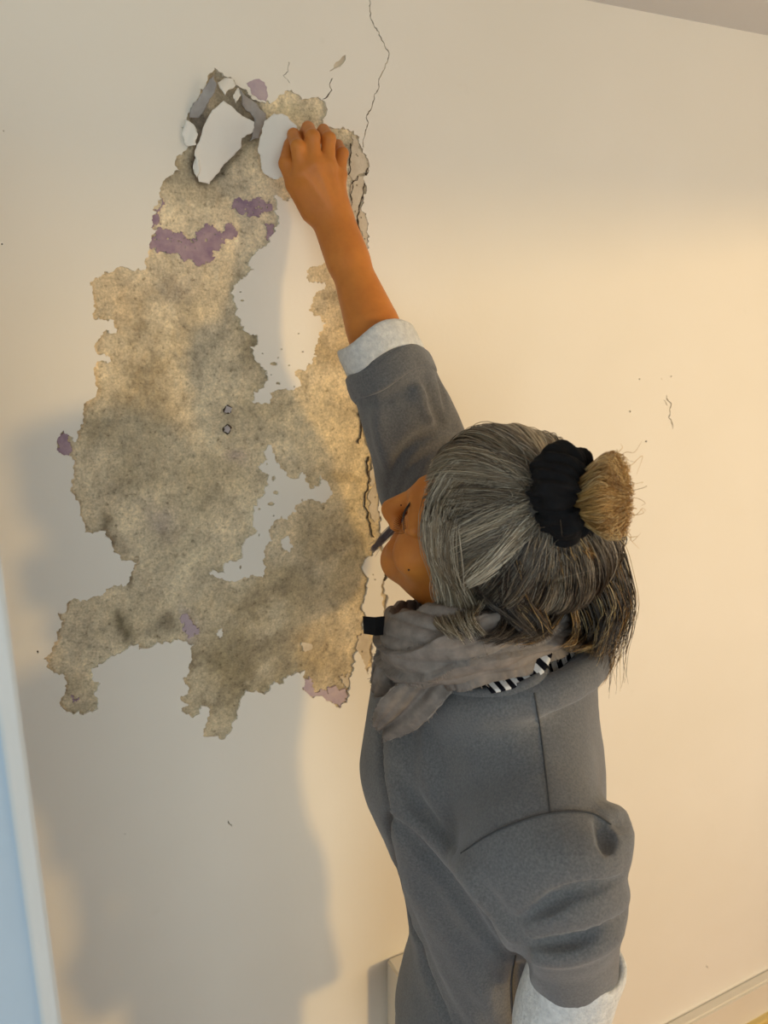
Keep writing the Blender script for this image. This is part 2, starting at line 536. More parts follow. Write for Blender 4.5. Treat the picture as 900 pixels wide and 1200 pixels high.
for i, q in enumerate((ISL3, ISL4, ISL5)):
    layer('paint_remnant', jag(q, 20 + i), [], YP + 0.001, 0.004, M['paint'] if i < 2 else M['skim'], wall_back)

# scraps of an older lilac coat under the cream paint
PURP = [([(182, 269), (192, 269), (202, 275), (218, 278), (230, 278), (236, 268), (246, 265), (254, 270), (266, 262), (276, 266), (276, 278), (264, 284), (250, 293),
          (252, 302), (236, 310), (224, 304), (210, 298), (200, 298), (190, 294), (176, 292), (175, 280)], 'purple'),
        ([(272, 238), (290, 234), (300, 233), (316, 235), (319, 242), (314, 248), (304, 255), (298, 253), (288, 248), (278, 248)], 'purple'),
        ([(318, 262), (322, 274), (314, 282), (309, 278), (312, 270)], 'purple'),
        ([(74, 503), (83, 510), (80, 518), (83, 530), (72, 533), (65, 528), (66, 513)], 'purple'),
        ([(176, 246), (189, 232), (193, 240), (184, 250)], 'purple'), ([(175, 268), (176, 257), (183, 250), (188, 264)], 'purple'),
        ([(352, 806), (354, 793), (362, 792), (366, 803), (372, 812), (384, 813), (394, 803), (405, 812), (397, 830), (384, 822), (371, 816), (363, 816)], 'purple_soft'),
        ([(212, 722), (220, 719), (226, 732), (226, 746), (219, 742), (216, 733)], 'purple_soft'),
        ([(84, 814), (88, 820), (93, 817), (90, 822), (85, 823)], 'purple'),
        ([(401, 800), (398, 792), (408, 787), (411, 800), (405, 806)], 'skim')]
for i, (q, mt) in enumerate(PURP):
    layer('old_paint', jag(q, 40 + i, 0.30), [wall_pts(speck(np.mean([p[0] for p in q]) + rng.normal(0, 22 if i == 0 else 10), np.mean([p[1] for p in q]) + rng.normal(0, 6), rng.uniform(0.6, 2.2), rng.uniform(0.6, 1.6))) for _ in range((26, 12)[i] if i < 2 else 0)],
          -0.0014, 0.004, M[mt], wall_back)
# soft lilac scrap above the loose flakes (lies on the cream paint)
layer('old_paint', jag([(288, 99), (296, 94), (303, 93), (309, 97), (312, 108), (311, 120), (302, 117), (294, 111)], 60, 0.08), [], YP - 0.0006, 0.0, M['purple_soft'], wall_back)

# cracked skim coat to the right of the bare patch, in broken plates
SKIM = [[(411, 160), (415, 160), (420, 170), (424, 179), (429, 187), (431, 194), (429, 203), (419, 205), (414, 212), (409, 206), (411, 190), (409, 175)],
        [(419, 207), (428, 206), (426, 216), (424, 228), (420, 240), (419, 255), (417, 258), (409, 246), (411, 236), (411, 220)],
        [(420, 262), (419, 244), (424, 243), (427, 251), (430, 262), (429, 280), (430, 299), (424, 285)],
        [(437, 533), (443, 546), (440, 562), (434, 570), (433, 552)], [(434, 573), (439, 566), (443, 585), (445, 604), (439, 612), (433, 600)],
        [(428, 655), (437, 650), (441, 640), (450, 648), (451, 670), (447, 690), (449, 715), (444, 738), (425, 738), (424, 712), (429, 695), (432, 677), (425, 662)],
        [(419, 764), (424, 775), (428, 786), (432, 760), (435, 748), (424, 742), (419, 745)]]
for i, q in enumerate(SKIM):
    layer('skim_plate', jag(q, 70 + i, 0.14), [wall_pts(speck(np.mean([p[0] for p in q]) + rng.normal(0, 4), np.mean([p[1] for p in q]) + rng.normal(0, 10), 1, 1)) for _ in range(2)],
          -0.0018 - 0.0006 * (i % 2), 0.004, M['skim'] if i != 5 else M['paint'], wall_back)
# dark strips painted in for the shade inside cracks and under the skim edge
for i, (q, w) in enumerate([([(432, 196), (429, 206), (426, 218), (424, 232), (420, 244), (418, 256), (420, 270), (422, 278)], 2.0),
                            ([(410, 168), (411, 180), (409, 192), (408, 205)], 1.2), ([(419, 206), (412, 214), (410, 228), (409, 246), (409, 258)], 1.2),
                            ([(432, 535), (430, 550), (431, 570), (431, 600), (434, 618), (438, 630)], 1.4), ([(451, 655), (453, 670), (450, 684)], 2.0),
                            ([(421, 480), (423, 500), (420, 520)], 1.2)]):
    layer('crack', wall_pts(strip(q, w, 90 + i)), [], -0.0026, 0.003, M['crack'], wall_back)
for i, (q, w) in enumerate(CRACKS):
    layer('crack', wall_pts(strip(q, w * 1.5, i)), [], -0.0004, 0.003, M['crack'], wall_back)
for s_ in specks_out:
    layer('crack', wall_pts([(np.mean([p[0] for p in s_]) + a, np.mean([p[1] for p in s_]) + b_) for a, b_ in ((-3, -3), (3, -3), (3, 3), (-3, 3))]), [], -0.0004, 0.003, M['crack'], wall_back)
layer('skim_plate', wall_pts([(380, 88), (382, 60), (410, 60), (410, 78)]), [], -0.0004, 0.003, M['skim'], wall_back)
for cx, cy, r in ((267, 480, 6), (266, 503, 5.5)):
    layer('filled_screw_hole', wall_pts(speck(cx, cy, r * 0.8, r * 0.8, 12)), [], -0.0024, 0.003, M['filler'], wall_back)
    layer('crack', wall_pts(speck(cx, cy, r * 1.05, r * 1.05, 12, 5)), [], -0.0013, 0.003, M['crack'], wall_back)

# bare plaster: dense relief grid with stain and shade colours
px0, px1, py0, py1 = 36, 466, 60, 880
gx0 = min(wall2(px0, py0)[0], wall2(px0, py1)[0]) - 0.02
gx1 = max(wall2(px1, py0)[0], wall2(px1, py1)[0]) + 0.02
gz0 = wall2(px0, py1)[1] - 0.06
gz1 = wall2(px0, py0)[1] + 0.05
STEP = 0.0028
nx, nz = int((gx1 - gx0) / STEP), int((gz1 - gz0) / STEP)
gx, gz = np.meshgrid(np.linspace(gx0, gx1, nx), np.linspace(gz0, gz1, nz), indexing='ij')
G = np.column_stack([gx.ravel(), np.zeros(nx * nz), gz.ravel()])
# pixel of each grid point (to lay stains and shade where the photograph shows them)
q = G - CAM
zc = q @ F_
PX = np.column_stack([450 + FPX * (q @ R_) / zc, 600 - FPX * (q @ U_) / zc])
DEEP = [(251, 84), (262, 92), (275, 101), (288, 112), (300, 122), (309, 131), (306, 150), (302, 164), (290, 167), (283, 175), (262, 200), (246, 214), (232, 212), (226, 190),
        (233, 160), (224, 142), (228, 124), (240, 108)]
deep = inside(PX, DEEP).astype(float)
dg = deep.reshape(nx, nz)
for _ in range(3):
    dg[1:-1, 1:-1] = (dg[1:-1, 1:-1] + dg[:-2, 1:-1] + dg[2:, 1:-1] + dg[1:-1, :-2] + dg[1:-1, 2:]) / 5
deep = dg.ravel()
rel = 0.0011 * fbm(G, 28, 5, 3) + 0.0007 * fbm(G, 130, 3, 9)
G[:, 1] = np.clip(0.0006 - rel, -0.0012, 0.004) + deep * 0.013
base = np.array(srgb(212, 193, 158)[:3])
C = np.tile(base, (len(G), 1))
STAIN_SHADE = [  # px, py, rx, ry, colour, weight; the low browns carry painted shade too
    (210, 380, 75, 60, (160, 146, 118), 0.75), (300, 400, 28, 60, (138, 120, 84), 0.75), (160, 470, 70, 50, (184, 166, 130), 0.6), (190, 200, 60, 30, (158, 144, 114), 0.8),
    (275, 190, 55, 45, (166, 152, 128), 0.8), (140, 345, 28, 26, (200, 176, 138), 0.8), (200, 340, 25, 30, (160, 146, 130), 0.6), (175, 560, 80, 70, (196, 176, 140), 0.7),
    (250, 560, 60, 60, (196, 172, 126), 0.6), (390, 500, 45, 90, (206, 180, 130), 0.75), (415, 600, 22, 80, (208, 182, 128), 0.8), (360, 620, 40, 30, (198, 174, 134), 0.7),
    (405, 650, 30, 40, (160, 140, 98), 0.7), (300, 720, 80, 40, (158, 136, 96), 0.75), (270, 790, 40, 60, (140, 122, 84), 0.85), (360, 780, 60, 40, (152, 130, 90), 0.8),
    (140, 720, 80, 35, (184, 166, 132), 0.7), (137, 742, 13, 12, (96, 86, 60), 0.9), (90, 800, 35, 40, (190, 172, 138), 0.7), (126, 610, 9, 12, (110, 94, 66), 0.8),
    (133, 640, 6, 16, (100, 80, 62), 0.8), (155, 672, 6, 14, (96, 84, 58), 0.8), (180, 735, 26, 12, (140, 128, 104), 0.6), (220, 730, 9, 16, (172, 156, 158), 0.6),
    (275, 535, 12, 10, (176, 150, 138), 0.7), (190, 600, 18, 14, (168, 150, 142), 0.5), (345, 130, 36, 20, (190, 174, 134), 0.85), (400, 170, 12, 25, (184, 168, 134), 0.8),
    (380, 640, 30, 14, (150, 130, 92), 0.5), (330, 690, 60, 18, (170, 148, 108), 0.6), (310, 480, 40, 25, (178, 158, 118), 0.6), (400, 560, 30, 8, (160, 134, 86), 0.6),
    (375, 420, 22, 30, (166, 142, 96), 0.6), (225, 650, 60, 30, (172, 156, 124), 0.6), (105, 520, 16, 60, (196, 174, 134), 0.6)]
wob = np.column_stack([fbm(G, 22, 4, 31), fbm(G, 22, 4, 57)]) * 14
for sx, sy, rx, ry, col, w in STAIN_SHADE:
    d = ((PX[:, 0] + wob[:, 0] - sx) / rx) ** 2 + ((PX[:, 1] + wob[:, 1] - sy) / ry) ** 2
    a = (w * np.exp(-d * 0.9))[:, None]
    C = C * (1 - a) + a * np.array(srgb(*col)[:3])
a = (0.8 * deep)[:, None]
C = C * (1 - a) + a * np.array(srgb(140, 128, 116)[:3])  # hollow greyed to paint in the shade behind the loose flakes
# weathered plate edges and darker drifts that follow the plaster itself
dr = np.clip(fbm(G, 14, 6, 77) - 0.15, 0, 1)[:, None] * 0.48
C = C * (1 - dr) + dr * np.array(srgb(132, 116, 84)[:3])
lt = np.clip(fbm(G, 17, 6, 99) - 0.18, 0, 1)[:, None] * 0.65
C = C * (1 - lt) + lt * np.array(srgb(222, 202, 164)[:3])
lum = C @ np.array([0.3, 0.55, 0.15])
C = C * 0.80 * 1.16 + lum[:, None] * 0.20 * 1.16 * np.array([1.03, 1.0, 0.93])
ii = np.arange(nx * nz).reshape(nx, nz)
fq = np.stack([ii[:-1, :-1], ii[1:, :-1], ii[1:, 1:], ii[:-1, 1:]], -1).reshape(-1, 4)
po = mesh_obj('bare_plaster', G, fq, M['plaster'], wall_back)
ca = po.data.color_attributes.new('stain_shade', 'FLOAT_COLOR', 'POINT')
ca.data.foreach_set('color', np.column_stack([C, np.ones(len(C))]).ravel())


# loose flakes: curled sheets hinged on the plaster
def flake(name, outline, lift, mat, parent, seed=0, thick=0.0016):
    """lift(u,v) -> distance off the wall, u,v in 0..1 across the outline's box (u right, v down)"""
    O = rough_poly(outline, 0.07, 2.2, seed)
    A = np.array(O)
    mn, mx = A.min(0), A.max(0)
    xs, ys = np.meshgrid(np.arange(mn[0] + 1, mx[0], 2.6), np.arange(mn[1] + 1, mx[1], 2.6))
    I = np.column_stack([xs.ravel(), ys.ravel()])
    I = I[inside(I, O)]
    V = [Vector(p) for p in np.vstack([A, I])]
    v2, e2, f2, *_ = delaunay_2d_cdt(V, [(i, (i + 1) % len(A)) for i in range(len(A))], [], 0, 1e-6)
    P = np.array([(v.x, v.y) for v in v2])
    T = np.array(f2)
    T = T[inside(P[T].mean(1), O)]
    uv = (P - mn) / (mx - mn)
    W = np.array([at(x, y, -0.004 - lift(u, v) - 0.0006 * math.sin(9 * u + 5 * v + seed)) for (x, y), (u, v) in zip(P, uv)])
    o = mesh_obj(name, W, [tuple(t) for t in T], mat, parent)
    s = o.modifiers.new('thickness', 'SOLIDIFY')
    s.thickness = thick
    s.offset = 0
    return o


flake('paint_flake', [(262, 118), (272, 125), (283, 135), (298, 143), (296, 155), (283, 162), (283, 172), (266, 190), (253, 205), (245, 216), (233, 213), (230, 195), (228, 180),
                      (234, 165), (240, 145), (250, 128)], lambda u, v: 0.003 + 0.016 * (1 - v) ** 1.2 + 0.006 * u * u, M['flake'], wall_back, 1)
flake('paint_flake', [(255, 97), (263, 92), (272, 92), (276, 100), (268, 105), (264, 112), (258, 104)], lambda u, v: 0.004 + 0.010 * v, M['flake'], wall_back, 2)
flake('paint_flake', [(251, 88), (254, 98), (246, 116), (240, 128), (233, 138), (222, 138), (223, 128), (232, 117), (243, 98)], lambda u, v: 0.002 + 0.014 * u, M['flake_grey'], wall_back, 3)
flake('paint_flake', [(217, 140), (227, 146), (232, 158), (230, 170), (220, 172), (214, 160)], lambda u, v: 0.001 + 0.008 * u, M['flake'], wall_back, 4)
flake('paint_flake', [(273, 112), (279, 103), (282, 112), (276, 121)], lambda u, v: 0.003 + 0.008 * v, M['flake'], wall_back, 5)
flake('paint_flake', [(281, 105), (300, 121), (311, 133), (308, 148), (303, 162), (292, 166), (297, 148), (298, 140), (286, 126)], lambda u, v: 0.001 + 0.006 * (1 - u), M['flake_grey'], wall_back, 6)  # dark sheet painting the shaded strip beside the big flake
flake('paint_flake', [(229, 186), (234, 188), (234, 200), (231, 208), (226, 196)], lambda u, v: 0.001 + 0.007 * u, M['flake'], wall_back, 7)
# ------------------------------------------------------------------ distance-field modelling (numpy) for soft forms
def _n(v):
    v = np.asarray(v, float)
    return v / np.linalg.norm(v)


class Field:
    def __init__(self):
        self.ops = []

    def cone(self, a, b, ra, rb, k=0.02, sub=False):
        a, b = np.asarray(a, float), np.asarray(b, float)
        ab = b - a
        L2 = ab @ ab + 1e-12

        def fn(P):
            h = np.clip(((P - a) @ ab) / L2, 0, 1)
            return np.linalg.norm(P - a - h[:, None] * ab, axis=1) - (ra + (rb - ra) * h)
        r = max(ra, rb)
        self.ops.append((fn, np.minimum(a, b) - r, np.maximum(a, b) + r, k, sub))
        return self

    def chain(self, pts, radii, k=0.01, sub=False, k0=None):
        """tube along a polyline"""
        pts = np.asarray(pts, float)
        radii = np.broadcast_to(np.asarray(radii, float), (len(pts),))

        def fn(P):
            best = np.full(len(P), 1e9)
            for a, b, ra, rb in zip(pts[:-1], pts[1:], radii[:-1], radii[1:]):
                ab = b - a
                h = np.clip(((P - a) @ ab) / (ab @ ab + 1e-12), 0, 1)
                best = np.minimum(best, np.linalg.norm(P - a - h[:, None] * ab, axis=1) - (ra + (rb - ra) * h))
            return best
        fn.segs = list(zip(pts[:-1], pts[1:], radii[:-1], radii[1:]))
        r = radii.max()
        self.ops.append((fn, pts.min(0) - r, pts.max(0) + r, k, sub))
        return self

    def ell(self, c, radii, axes=None, k=0.02, sub=False):
        c = np.asarray(c, float)
        radii = np.asarray(radii, float)
        A = np.eye(3) if axes is None else np.asarray(axes, float)   # columns = axes

        def fn(P):
            q = (P - c) @ A
            k0 = np.linalg.norm(q / radii, axis=1)
            k1 = np.linalg.norm(q / radii ** 2, axis=1) + 1e-9
            return k0 * (k0 - 1) / k1
        e = np.sqrt(((A * radii) ** 2).sum(1))
        self.ops.append((fn, c - e, c + e, k, sub))
        return self

    def plane(self, p, n, k=0.005):
        """cut away everything on the side the normal points to"""
        p, n = np.asarray(p, float), _n(n)
        self.ops.append((lambda P: -((P - p) @ n), None, None, k, True))
        return self

    @staticmethod
    def blend(f, d, k, sub):
        if sub:
            h = np.clip(0.5 - 0.5 * (f + d) / k, 0, 1)
            return f + (-d - f) * h + k * h * (1 - h)
        h = np.clip(0.5 + 0.5 * (f - d) / k, 0, 1)
        return f + (d - f) * h - k * h * (1 - h)

    def __call__(self, P):
        f = np.full(len(P), 1.0)
        for fn, lo, hi, k, sub in self.ops:
            if lo is None:
                d = fn(P)
            else:                                   # far from the piece its box distance is a safe bound
                d = np.linalg.norm(np.maximum(np.maximum(lo - P, P - hi), 0), axis=1) + 1e-4
                near = d < k + 0.01
                if near.any():
                    d[near] = fn(P[near])
            f = self.blend(f, d, k, sub)
        return f

    def cast_many(self, pix, start=0.3):
        pix = np.asarray(pix, float)
        d = R_[None] * (pix[:, :1] - 450) + U_[None] * (600 - pix[:, 1:2]) + F_[None] * FPX
        d /= np.linalg.norm(d, axis=1)[:, None]
        t = np.full(len(pix), start)
        for _ in range(70):
            v = self(CAM + d * t[:, None])
            t += np.where(v < 0.0004, 0, np.maximum(v * 0.85, 0.0006))
        ok = (t < 2.0) & (v < 0.003)
        return CAM + d * t[:, None], ok

    def cast(self, px, py, start=0.3):
        """nearest surface point along the ray through a picture point"""
        d = R_ * (px - 450) + U_ * (600 - py) + F_ * FPX
        d /= np.linalg.norm(d)
        t = start
        for _ in range(90):
            v = self((CAM + d * t)[None])[0]
            if v < 0.0004:
                return CAM + d * t
            t += max(v * 0.8, 0.0006)
            if t > 2.2:
                break
        return None

    def mesh(self, h, lo=None, hi=None):
        los = [o[1] for o in self.ops if o[1] is not None and not o[4]]
        his = [o[2] for o in self.ops if o[1] is not None and not o[4]]
        lo = (np.min(los, 0) if lo is None else np.asarray(lo, float)) - 3 * h
        hi = (np.max(his, 0) if hi is None else np.asarray(hi, float)) + 3 * h
        n = np.ceil((hi - lo) / h).astype(int) + 1
        ax = [lo[i] + h * np.arange(n[i]) for i in range(3)]
        f = np.full(n, 1.0, dtype=np.float32)
        for fn, a, b, k, sub in self.ops:
            if a is None:
                sl = [slice(0, n[i]) for i in range(3)]
            else:
                m_ = k + 2.5 * h
                sl = []
                for i in range(3):
                    i0 = max(0, int((a[i] - m_ - lo[i]) / h))
                    i1 = min(n[i], int((b[i] + m_ - lo[i]) / h) + 2)
                    sl.append(slice(i0, max(i0, i1)))
            sub_ax = [ax[i][sl[i]] for i in range(3)]
            if min(len(s) for s in sub_ax) == 0:
                continue
            if hasattr(fn, 'segs'):                 # tube: each segment only touches the cells around it
                d = np.full([len(s) for s in sub_ax], 0.5)
                for a_, b_, ra, rb in fn.segs:
                    mg_ = max(ra, rb) + k + 2.5 * h
                    ss = []
                    for i in range(3):
                        l_, u_ = min(a_[i], b_[i]) - mg_, max(a_[i], b_[i]) + mg_
                        ss.append(slice(int(np.searchsorted(sub_ax[i], l_)), int(np.searchsorted(sub_ax[i], u_))))
                    X, Y, Z = np.meshgrid(*[sub_ax[i][ss[i]] for i in range(3)], indexing='ij')
                    if X.size == 0:
                        continue
                    P = np.column_stack([X.ravel(), Y.ravel(), Z.ravel()])
                    ab = b_ - a_
                    t = np.clip(((P - a_) @ ab) / (ab @ ab + 1e-12), 0, 1)
                    w = (np.linalg.norm(P - a_ - t[:, None] * ab, axis=1) - (ra + (rb - ra) * t)).reshape(X.shape)
                    d[tuple(ss)] = np.minimum(d[tuple(ss)], w)
            else:
                X, Y, Z = np.meshgrid(*sub_ax, indexing='ij')
                P = np.column_stack([X.ravel(), Y.ravel(), Z.ravel()])
                d = fn(P).reshape(X.shape)
            f[tuple(sl)] = self.blend(f[tuple(sl)], d, k, sub)
        f[0], f[-1], f[:, 0], f[:, -1], f[:, :, 0], f[:, :, -1] = 1, 1, 1, 1, 1, 1
        return surface_net(f, lo, h)


def surface_net(f, lo, h):
    S = f < 0
    n = np.array(f.shape)
    c = np.zeros(n - 1, dtype=np.int8)
    for i in (0, 1):
        for j in (0, 1):
            for k in (0, 1):
                c += S[i:n[0] - 1 + i, j:n[1] - 1 + j, k:n[2] - 1 + k]
    act = np.argwhere((c > 0) & (c < 8))
    idx = np.full(n - 1, -1, dtype=np.int64)
    idx[act[:, 0], act[:, 1], act[:, 2]] = np.arange(len(act))
    acc = np.zeros((len(act), 3))
    cnt = np.zeros(len(act))
    corners = [(i, j, k) for i in (0, 1) for j in (0, 1) for k in (0, 1)]
    vals = {q: f[act[:, 0] + q[0], act[:, 1] + q[1], act[:, 2] + q[2]] for q in corners}
    for a in corners:
        for axis in range(3):
            if a[axis]:
                continue
            b = list(a)
            b[axis] = 1
            va, vb = vals[a], vals[tuple(b)]
            m_ = (va < 0) != (vb < 0)
            t = np.where(m_, va / np.where(m_, va - vb, 1), 0)
            p = np.array(a, float)[None] + t[:, None] * np.eye(3)[axis]
            acc[m_] += p[m_]
            cnt[m_] += 1
    V = lo + h * (act + acc / cnt[:, None])
    Q = []
    for axis in range(3):
        u, v = (axis + 1) % 3, (axis + 2) % 3
        s0 = [slice(None)] * 3
        s1 = [slice(None)] * 3
        s0[axis], s1[axis] = slice(0, -1), slice(1, None)
        A, B = S[tuple(s0)], S[tuple(s1)]
        e = np.argwhere(A != B)
        ok = (e[:, u] > 0) & (e[:, v] > 0) & (e[:, u] < n[u] - 1) & (e[:, v] < n[v] - 1)
        e = e[ok]
        ins = A[e[:, 0], e[:, 1], e[:, 2]]
        du, dv = np.zeros(3, int), np.zeros(3, int)
        du[u], dv[v] = 1, 1
        g = lambda w: idx[w[:, 0], w[:, 1], w[:, 2]]
        quad = np.column_stack([g(e - du - dv), g(e - dv), g(e), g(e - du)])
        quad[~ins] = quad[~ins][:, ::-1]
        Q.append(quad)
    return V, np.vstack(Q)


def tri_normals(V, Q):
    n = np.cross(V[Q[:, 2]] - V[Q[:, 0]], V[Q[:, 3]] - V[Q[:, 1]])
    N = np.zeros_like(V)
    for i in range(4):
        np.add.at(N, Q[:, i], n)
    return N / (np.linalg.norm(N, axis=1)[:, None] + 1e-12)


def spline(ctrl, n):
    """Catmull-Rom through control points"""
    C_ = np.asarray(ctrl, float)
    C_ = np.vstack([2 * C_[0] - C_[1], C_, 2 * C_[-1] - C_[-2]])
    m_ = len(C_) - 3
    t = np.linspace(0, m_ - 1e-9, n)
    i = t.astype(int)
    s = (t - i)[:, None]
    p0, p1, p2, p3 = C_[i], C_[i + 1], C_[i + 2], C_[i + 3]
    return 0.5 * (2 * p1 + (p2 - p0) * s + (2 * p0 - 5 * p1 + 4 * p2 - p3) * s ** 2 + (3 * p1 - p0 - 3 * p2 + p3) * s ** 3)


def tubes(name, paths, radii, mat, parent, sides=4, colors=None, taper=0.35):
    """many thin tubes in one mesh (all paths have the same number of points)"""
    P = np.asarray(paths, float)          # s, n, 3
    s, n, _ = P.shape
    T = np.gradient(P, axis=1)
    T /= np.linalg.norm(T, axis=2, keepdims=True) + 1e-12
    ref = np.zeros_like(T)
    ref[..., 2] = 1
    bad = np.abs(T[..., 2]) > 0.95
    ref[bad] = (1, 0, 0)
    B = np.cross(T, ref)
    B /= np.linalg.norm(B, axis=2, keepdims=True) + 1e-12
    N = np.cross(B, T)
    r = np.broadcast_to(np.asarray(radii, float).reshape(-1, 1), (s, n)) * (1 - (1 - taper) * np.linspace(0, 1, n)[None] ** 3)
    V = []
    for k in range(sides):
        a = 2 * math.pi * k / sides
        V.append(P + r[..., None] * (math.cos(a) * B + math.sin(a) * N))
    V = np.stack(V, 2).reshape(-1, 3)
    idx = np.arange(s * n * sides).reshape(s, n, sides)
    fs = []
    for k in range(sides):
        k2 = (k + 1) % sides
        fs.append(np.stack([idx[:, :-1, k], idx[:, :-1, k2], idx[:, 1:, k2], idx[:, 1:, k]], -1).reshape(-1, 4))
    o = mesh_obj(name, V, np.vstack(fs), mat, parent)
    if colors is not None:
        cc = np.repeat(np.asarray(colors, float), n * sides, axis=0)
        cc = np.column_stack([cc, np.ones(len(cc))])
        ca_ = o.data.color_attributes.new('strand', 'FLOAT_COLOR', 'POINT')
        ca_.data.foreach_set('color', cc.ravel())
    return o


# ------------------------------------------------------------------ materials of the person
m, nt, b = new_mat('skin', srgb(196, 140, 98), 0.5, 0.35)
n1 = noise_node(nt, 30, 5)
r1 = ramp(nt, n1.outputs[0], [(0.3, srgb(188, 114, 48)), (0.7, srgb(206, 130, 56))])
nt.links.new(r1.outputs[0], b.inputs['Base Color'])
b.inputs['Subsurface Weight'].default_value = 0.15
b.inputs['Subsurface Radius'].default_value = (0.01, 0.004, 0.002)
n2 = noise_node(nt, 260, 3)
bump(nt, b, n2.outputs[0], 0.15, 0.0008)
M['skin'] = m
# grey marl sweatshirt fleece
m, nt, b = new_mat('grey_marl_fleece', rough=0.95, spec=0.1)
n1 = noise_node(nt, 420, 3, 0.7)
r1 = ramp(nt, n1.outputs[0], [(0.30, srgb(85, 85, 86)), (0.70, srgb(114, 113, 112))])
n2 = noise_node(nt, 9, 4)
r2 = ramp(nt, n2.outputs[0], [(0.3, (0.88, 0.90, 0.93)), (0.7, (1.08, 1.06, 1.02))])
c = mix(nt, r1.outputs[0], r2.outputs[0], 1.0, 'MULTIPLY')
nt.links.new(c, b.inputs['Base Color'])
b.inputs['Sheen Weight'].default_value = 0.25
b.inputs['Sheen Roughness'].default_value = 0.6
bump(nt, b, n1.outputs[0], 0.35, 0.0012)
M['fleece'] = m
M['seam'] = mat_noise('seam_thread', srgb(62, 62, 63), srgb(74, 74, 74), 200, 0.95)
M['lining'] = mat_noise('white_fleece_lining', srgb(196, 196, 194), srgb(228, 227, 222), 160, 0.95, 320, 0.0025, 0.8)
M['scarf'] = mat_noise('scarf_cloth', srgb(112, 104, 97), srgb(142, 132, 123), 70, 0.95, 500, 0.0008, 0.5)
M['scarf_edge'] = mat_noise('scarf_thread', srgb(128, 119, 111), srgb(160, 151, 142), 90, 0.95)
M['black'] = mat_noise('black_cloth', srgb(10, 10, 11), srgb(22, 21, 22), 60, 0.85, 240, 0.001, 0.5, spec=0.2)
M['trouser'] = mat_noise('dark_trouser', srgb(40, 42, 48), srgb(56, 58, 64), 160, 0.9, 300, 0.0008, 0.4)
M['shoe'] = mat_noise('shoe_leather', srgb(40, 34, 30), srgb(58, 48, 42), 30, 0.5, 120, 0.0006, 0.3)
m, nt, b = new_mat('hair_strands', rough=0.42, spec=0.45)
ha = nt.nodes.new('ShaderNodeAttribute')
ha.attribute_name = 'strand'
nt.links.new(ha.outputs['Color'], b.inputs['Base Color'])
M['hair'] = m
M['hair_base'] = mat_noise('hair_mass', srgb(54, 48, 42), srgb(86, 79, 70), 60, 0.7, 300, 0.002, 0.6, stretch=(1, 1, 1))
M['eye'] = new_mat('eye_white', srgb(222, 214, 204), 0.2, 0.6)[0]
M['iris'] = new_mat('iris_brown', srgb(58, 38, 24), 0.15, 0.7)[0]
M['mole'] = new_mat('mole', srgb(70, 40, 30), 0.6, 0.3)[0]
M['lips'] = new_mat('lips', srgb(160, 88, 72), 0.45, 0.4)[0]

# ------------------------------------------------------------------ the person
PX_FEET = (0.56, -0.42)
person = empty('person', (PX_FEET[0], PX_FEET[1], 0))
tag(person, 'grey-haired person in grey sweatshirt and scarf reaching up to strip paint from wall', 'person')

# head frame: l = her left, f = facing, u = up
HY, HP, HR = math.radians(42), math.radians(26), math.radians(30)
hf = np.array([-math.cos(HY) * math.cos(HP), math.sin(HY) * math.cos(HP), math.sin(HP)])
hl = _n(np.cross((0, 0, 1), hf))
hu = np.cross(hf, hl)
hl, hu = hl * math.cos(HR) - hu * math.sin(HR), hu * math.cos(HR) + hl * math.sin(HR)
HM = np.column_stack([hl, hf, hu])
HC_ = at(571.4, 635.4, -0.40)


def H(p):
    p = np.asarray(p, float)
    return HC_ + p @ HM.T


NECK = at(588, 752, -0.40)
LS = at(634, 1000, -0.545)
RS = at(556, 690, -0.215)
RE = at(466, 462, -0.195)       # right elbow
RW = at(392, 262, -0.085)       # right wrist
LE = at(673, 1142, -0.560)      # left elbow, near the white cuff
LW = LE + np.array([-0.030, 0.030, -0.215])
PEL = np.array([0.540, -0.365, 0.93])
CHEST = np.array([0.492, -0.370, 1.29])

# --- body: one mesh grown from a single field, finer at the head and hands
head = Field()
AX = HM
head.ell(H((0, -0.012, 0.035)), (0.074, 0.094, 0.084), AX)
head.ell(H((0, 0.026, -0.035)), (0.057, 0.064, 0.082), AX, 0.03)
for s in (-1, 1):
    head.cone(H((s * 0.048, 0.002, -0.055)), H((s * 0.012, 0.072, -0.098)), 0.017, 0.015, 0.03)
    head.ell(H((s * 0.038, 0.064, -0.030)), (0.026, 0.022, 0.024), AX, 0.02)
    head.cone(H((s * 0.012, 0.090, 0.020)), H((s * 0.050, 0.072, 0.018)), 0.008, 0.007, 0.014)
    head.ell(H((s * 0.032, 0.094, 0.002)), (0.015, 0.010, 0.009), AX, 0.010, True)
    head.ell(H((s * 0.032, 0.0775, 0.0055)), (0.0155, 0.0125, 0.0105), AX, 0.004)
    head.ell(H((s * 0.075, -0.012, -0.008)), (0.008, 0.019, 0.031), AX, 0.006)
    head.ell(H((s * 0.083, -0.008, -0.004)), (0.005, 0.010, 0.017), AX, 0.006, True)
    head.cone(H((s * 0.006, 0.104, -0.034)), H((s * 0.014, 0.098, -0.036)), 0.007, 0.006, 0.008)
head.cone(H((0, 0.092, 0.012)), H((0, 0.112, -0.030)), 0.008, 0.0105, 0.012)
head.cone(H((-0.018, 0.089, -0.064)), H((0.018, 0.089, -0.064)), 0.0075, 0.0075, 0.010)
head.cone(H((-0.014, 0.088, -0.075)), H((0.014, 0.088, -0.075)), 0.0085, 0.0085, 0.010)
head.ell(H((0, 0.082, -0.100)), (0.022, 0.017, 0.016), AX, 0.02)
head.cone(H((0, -0.022, -0.060)), NECK + np.array([0, 0, -0.02]), 0.052, 0.058, 0.02)
V1, Q1 = head.mesh(0.0027)

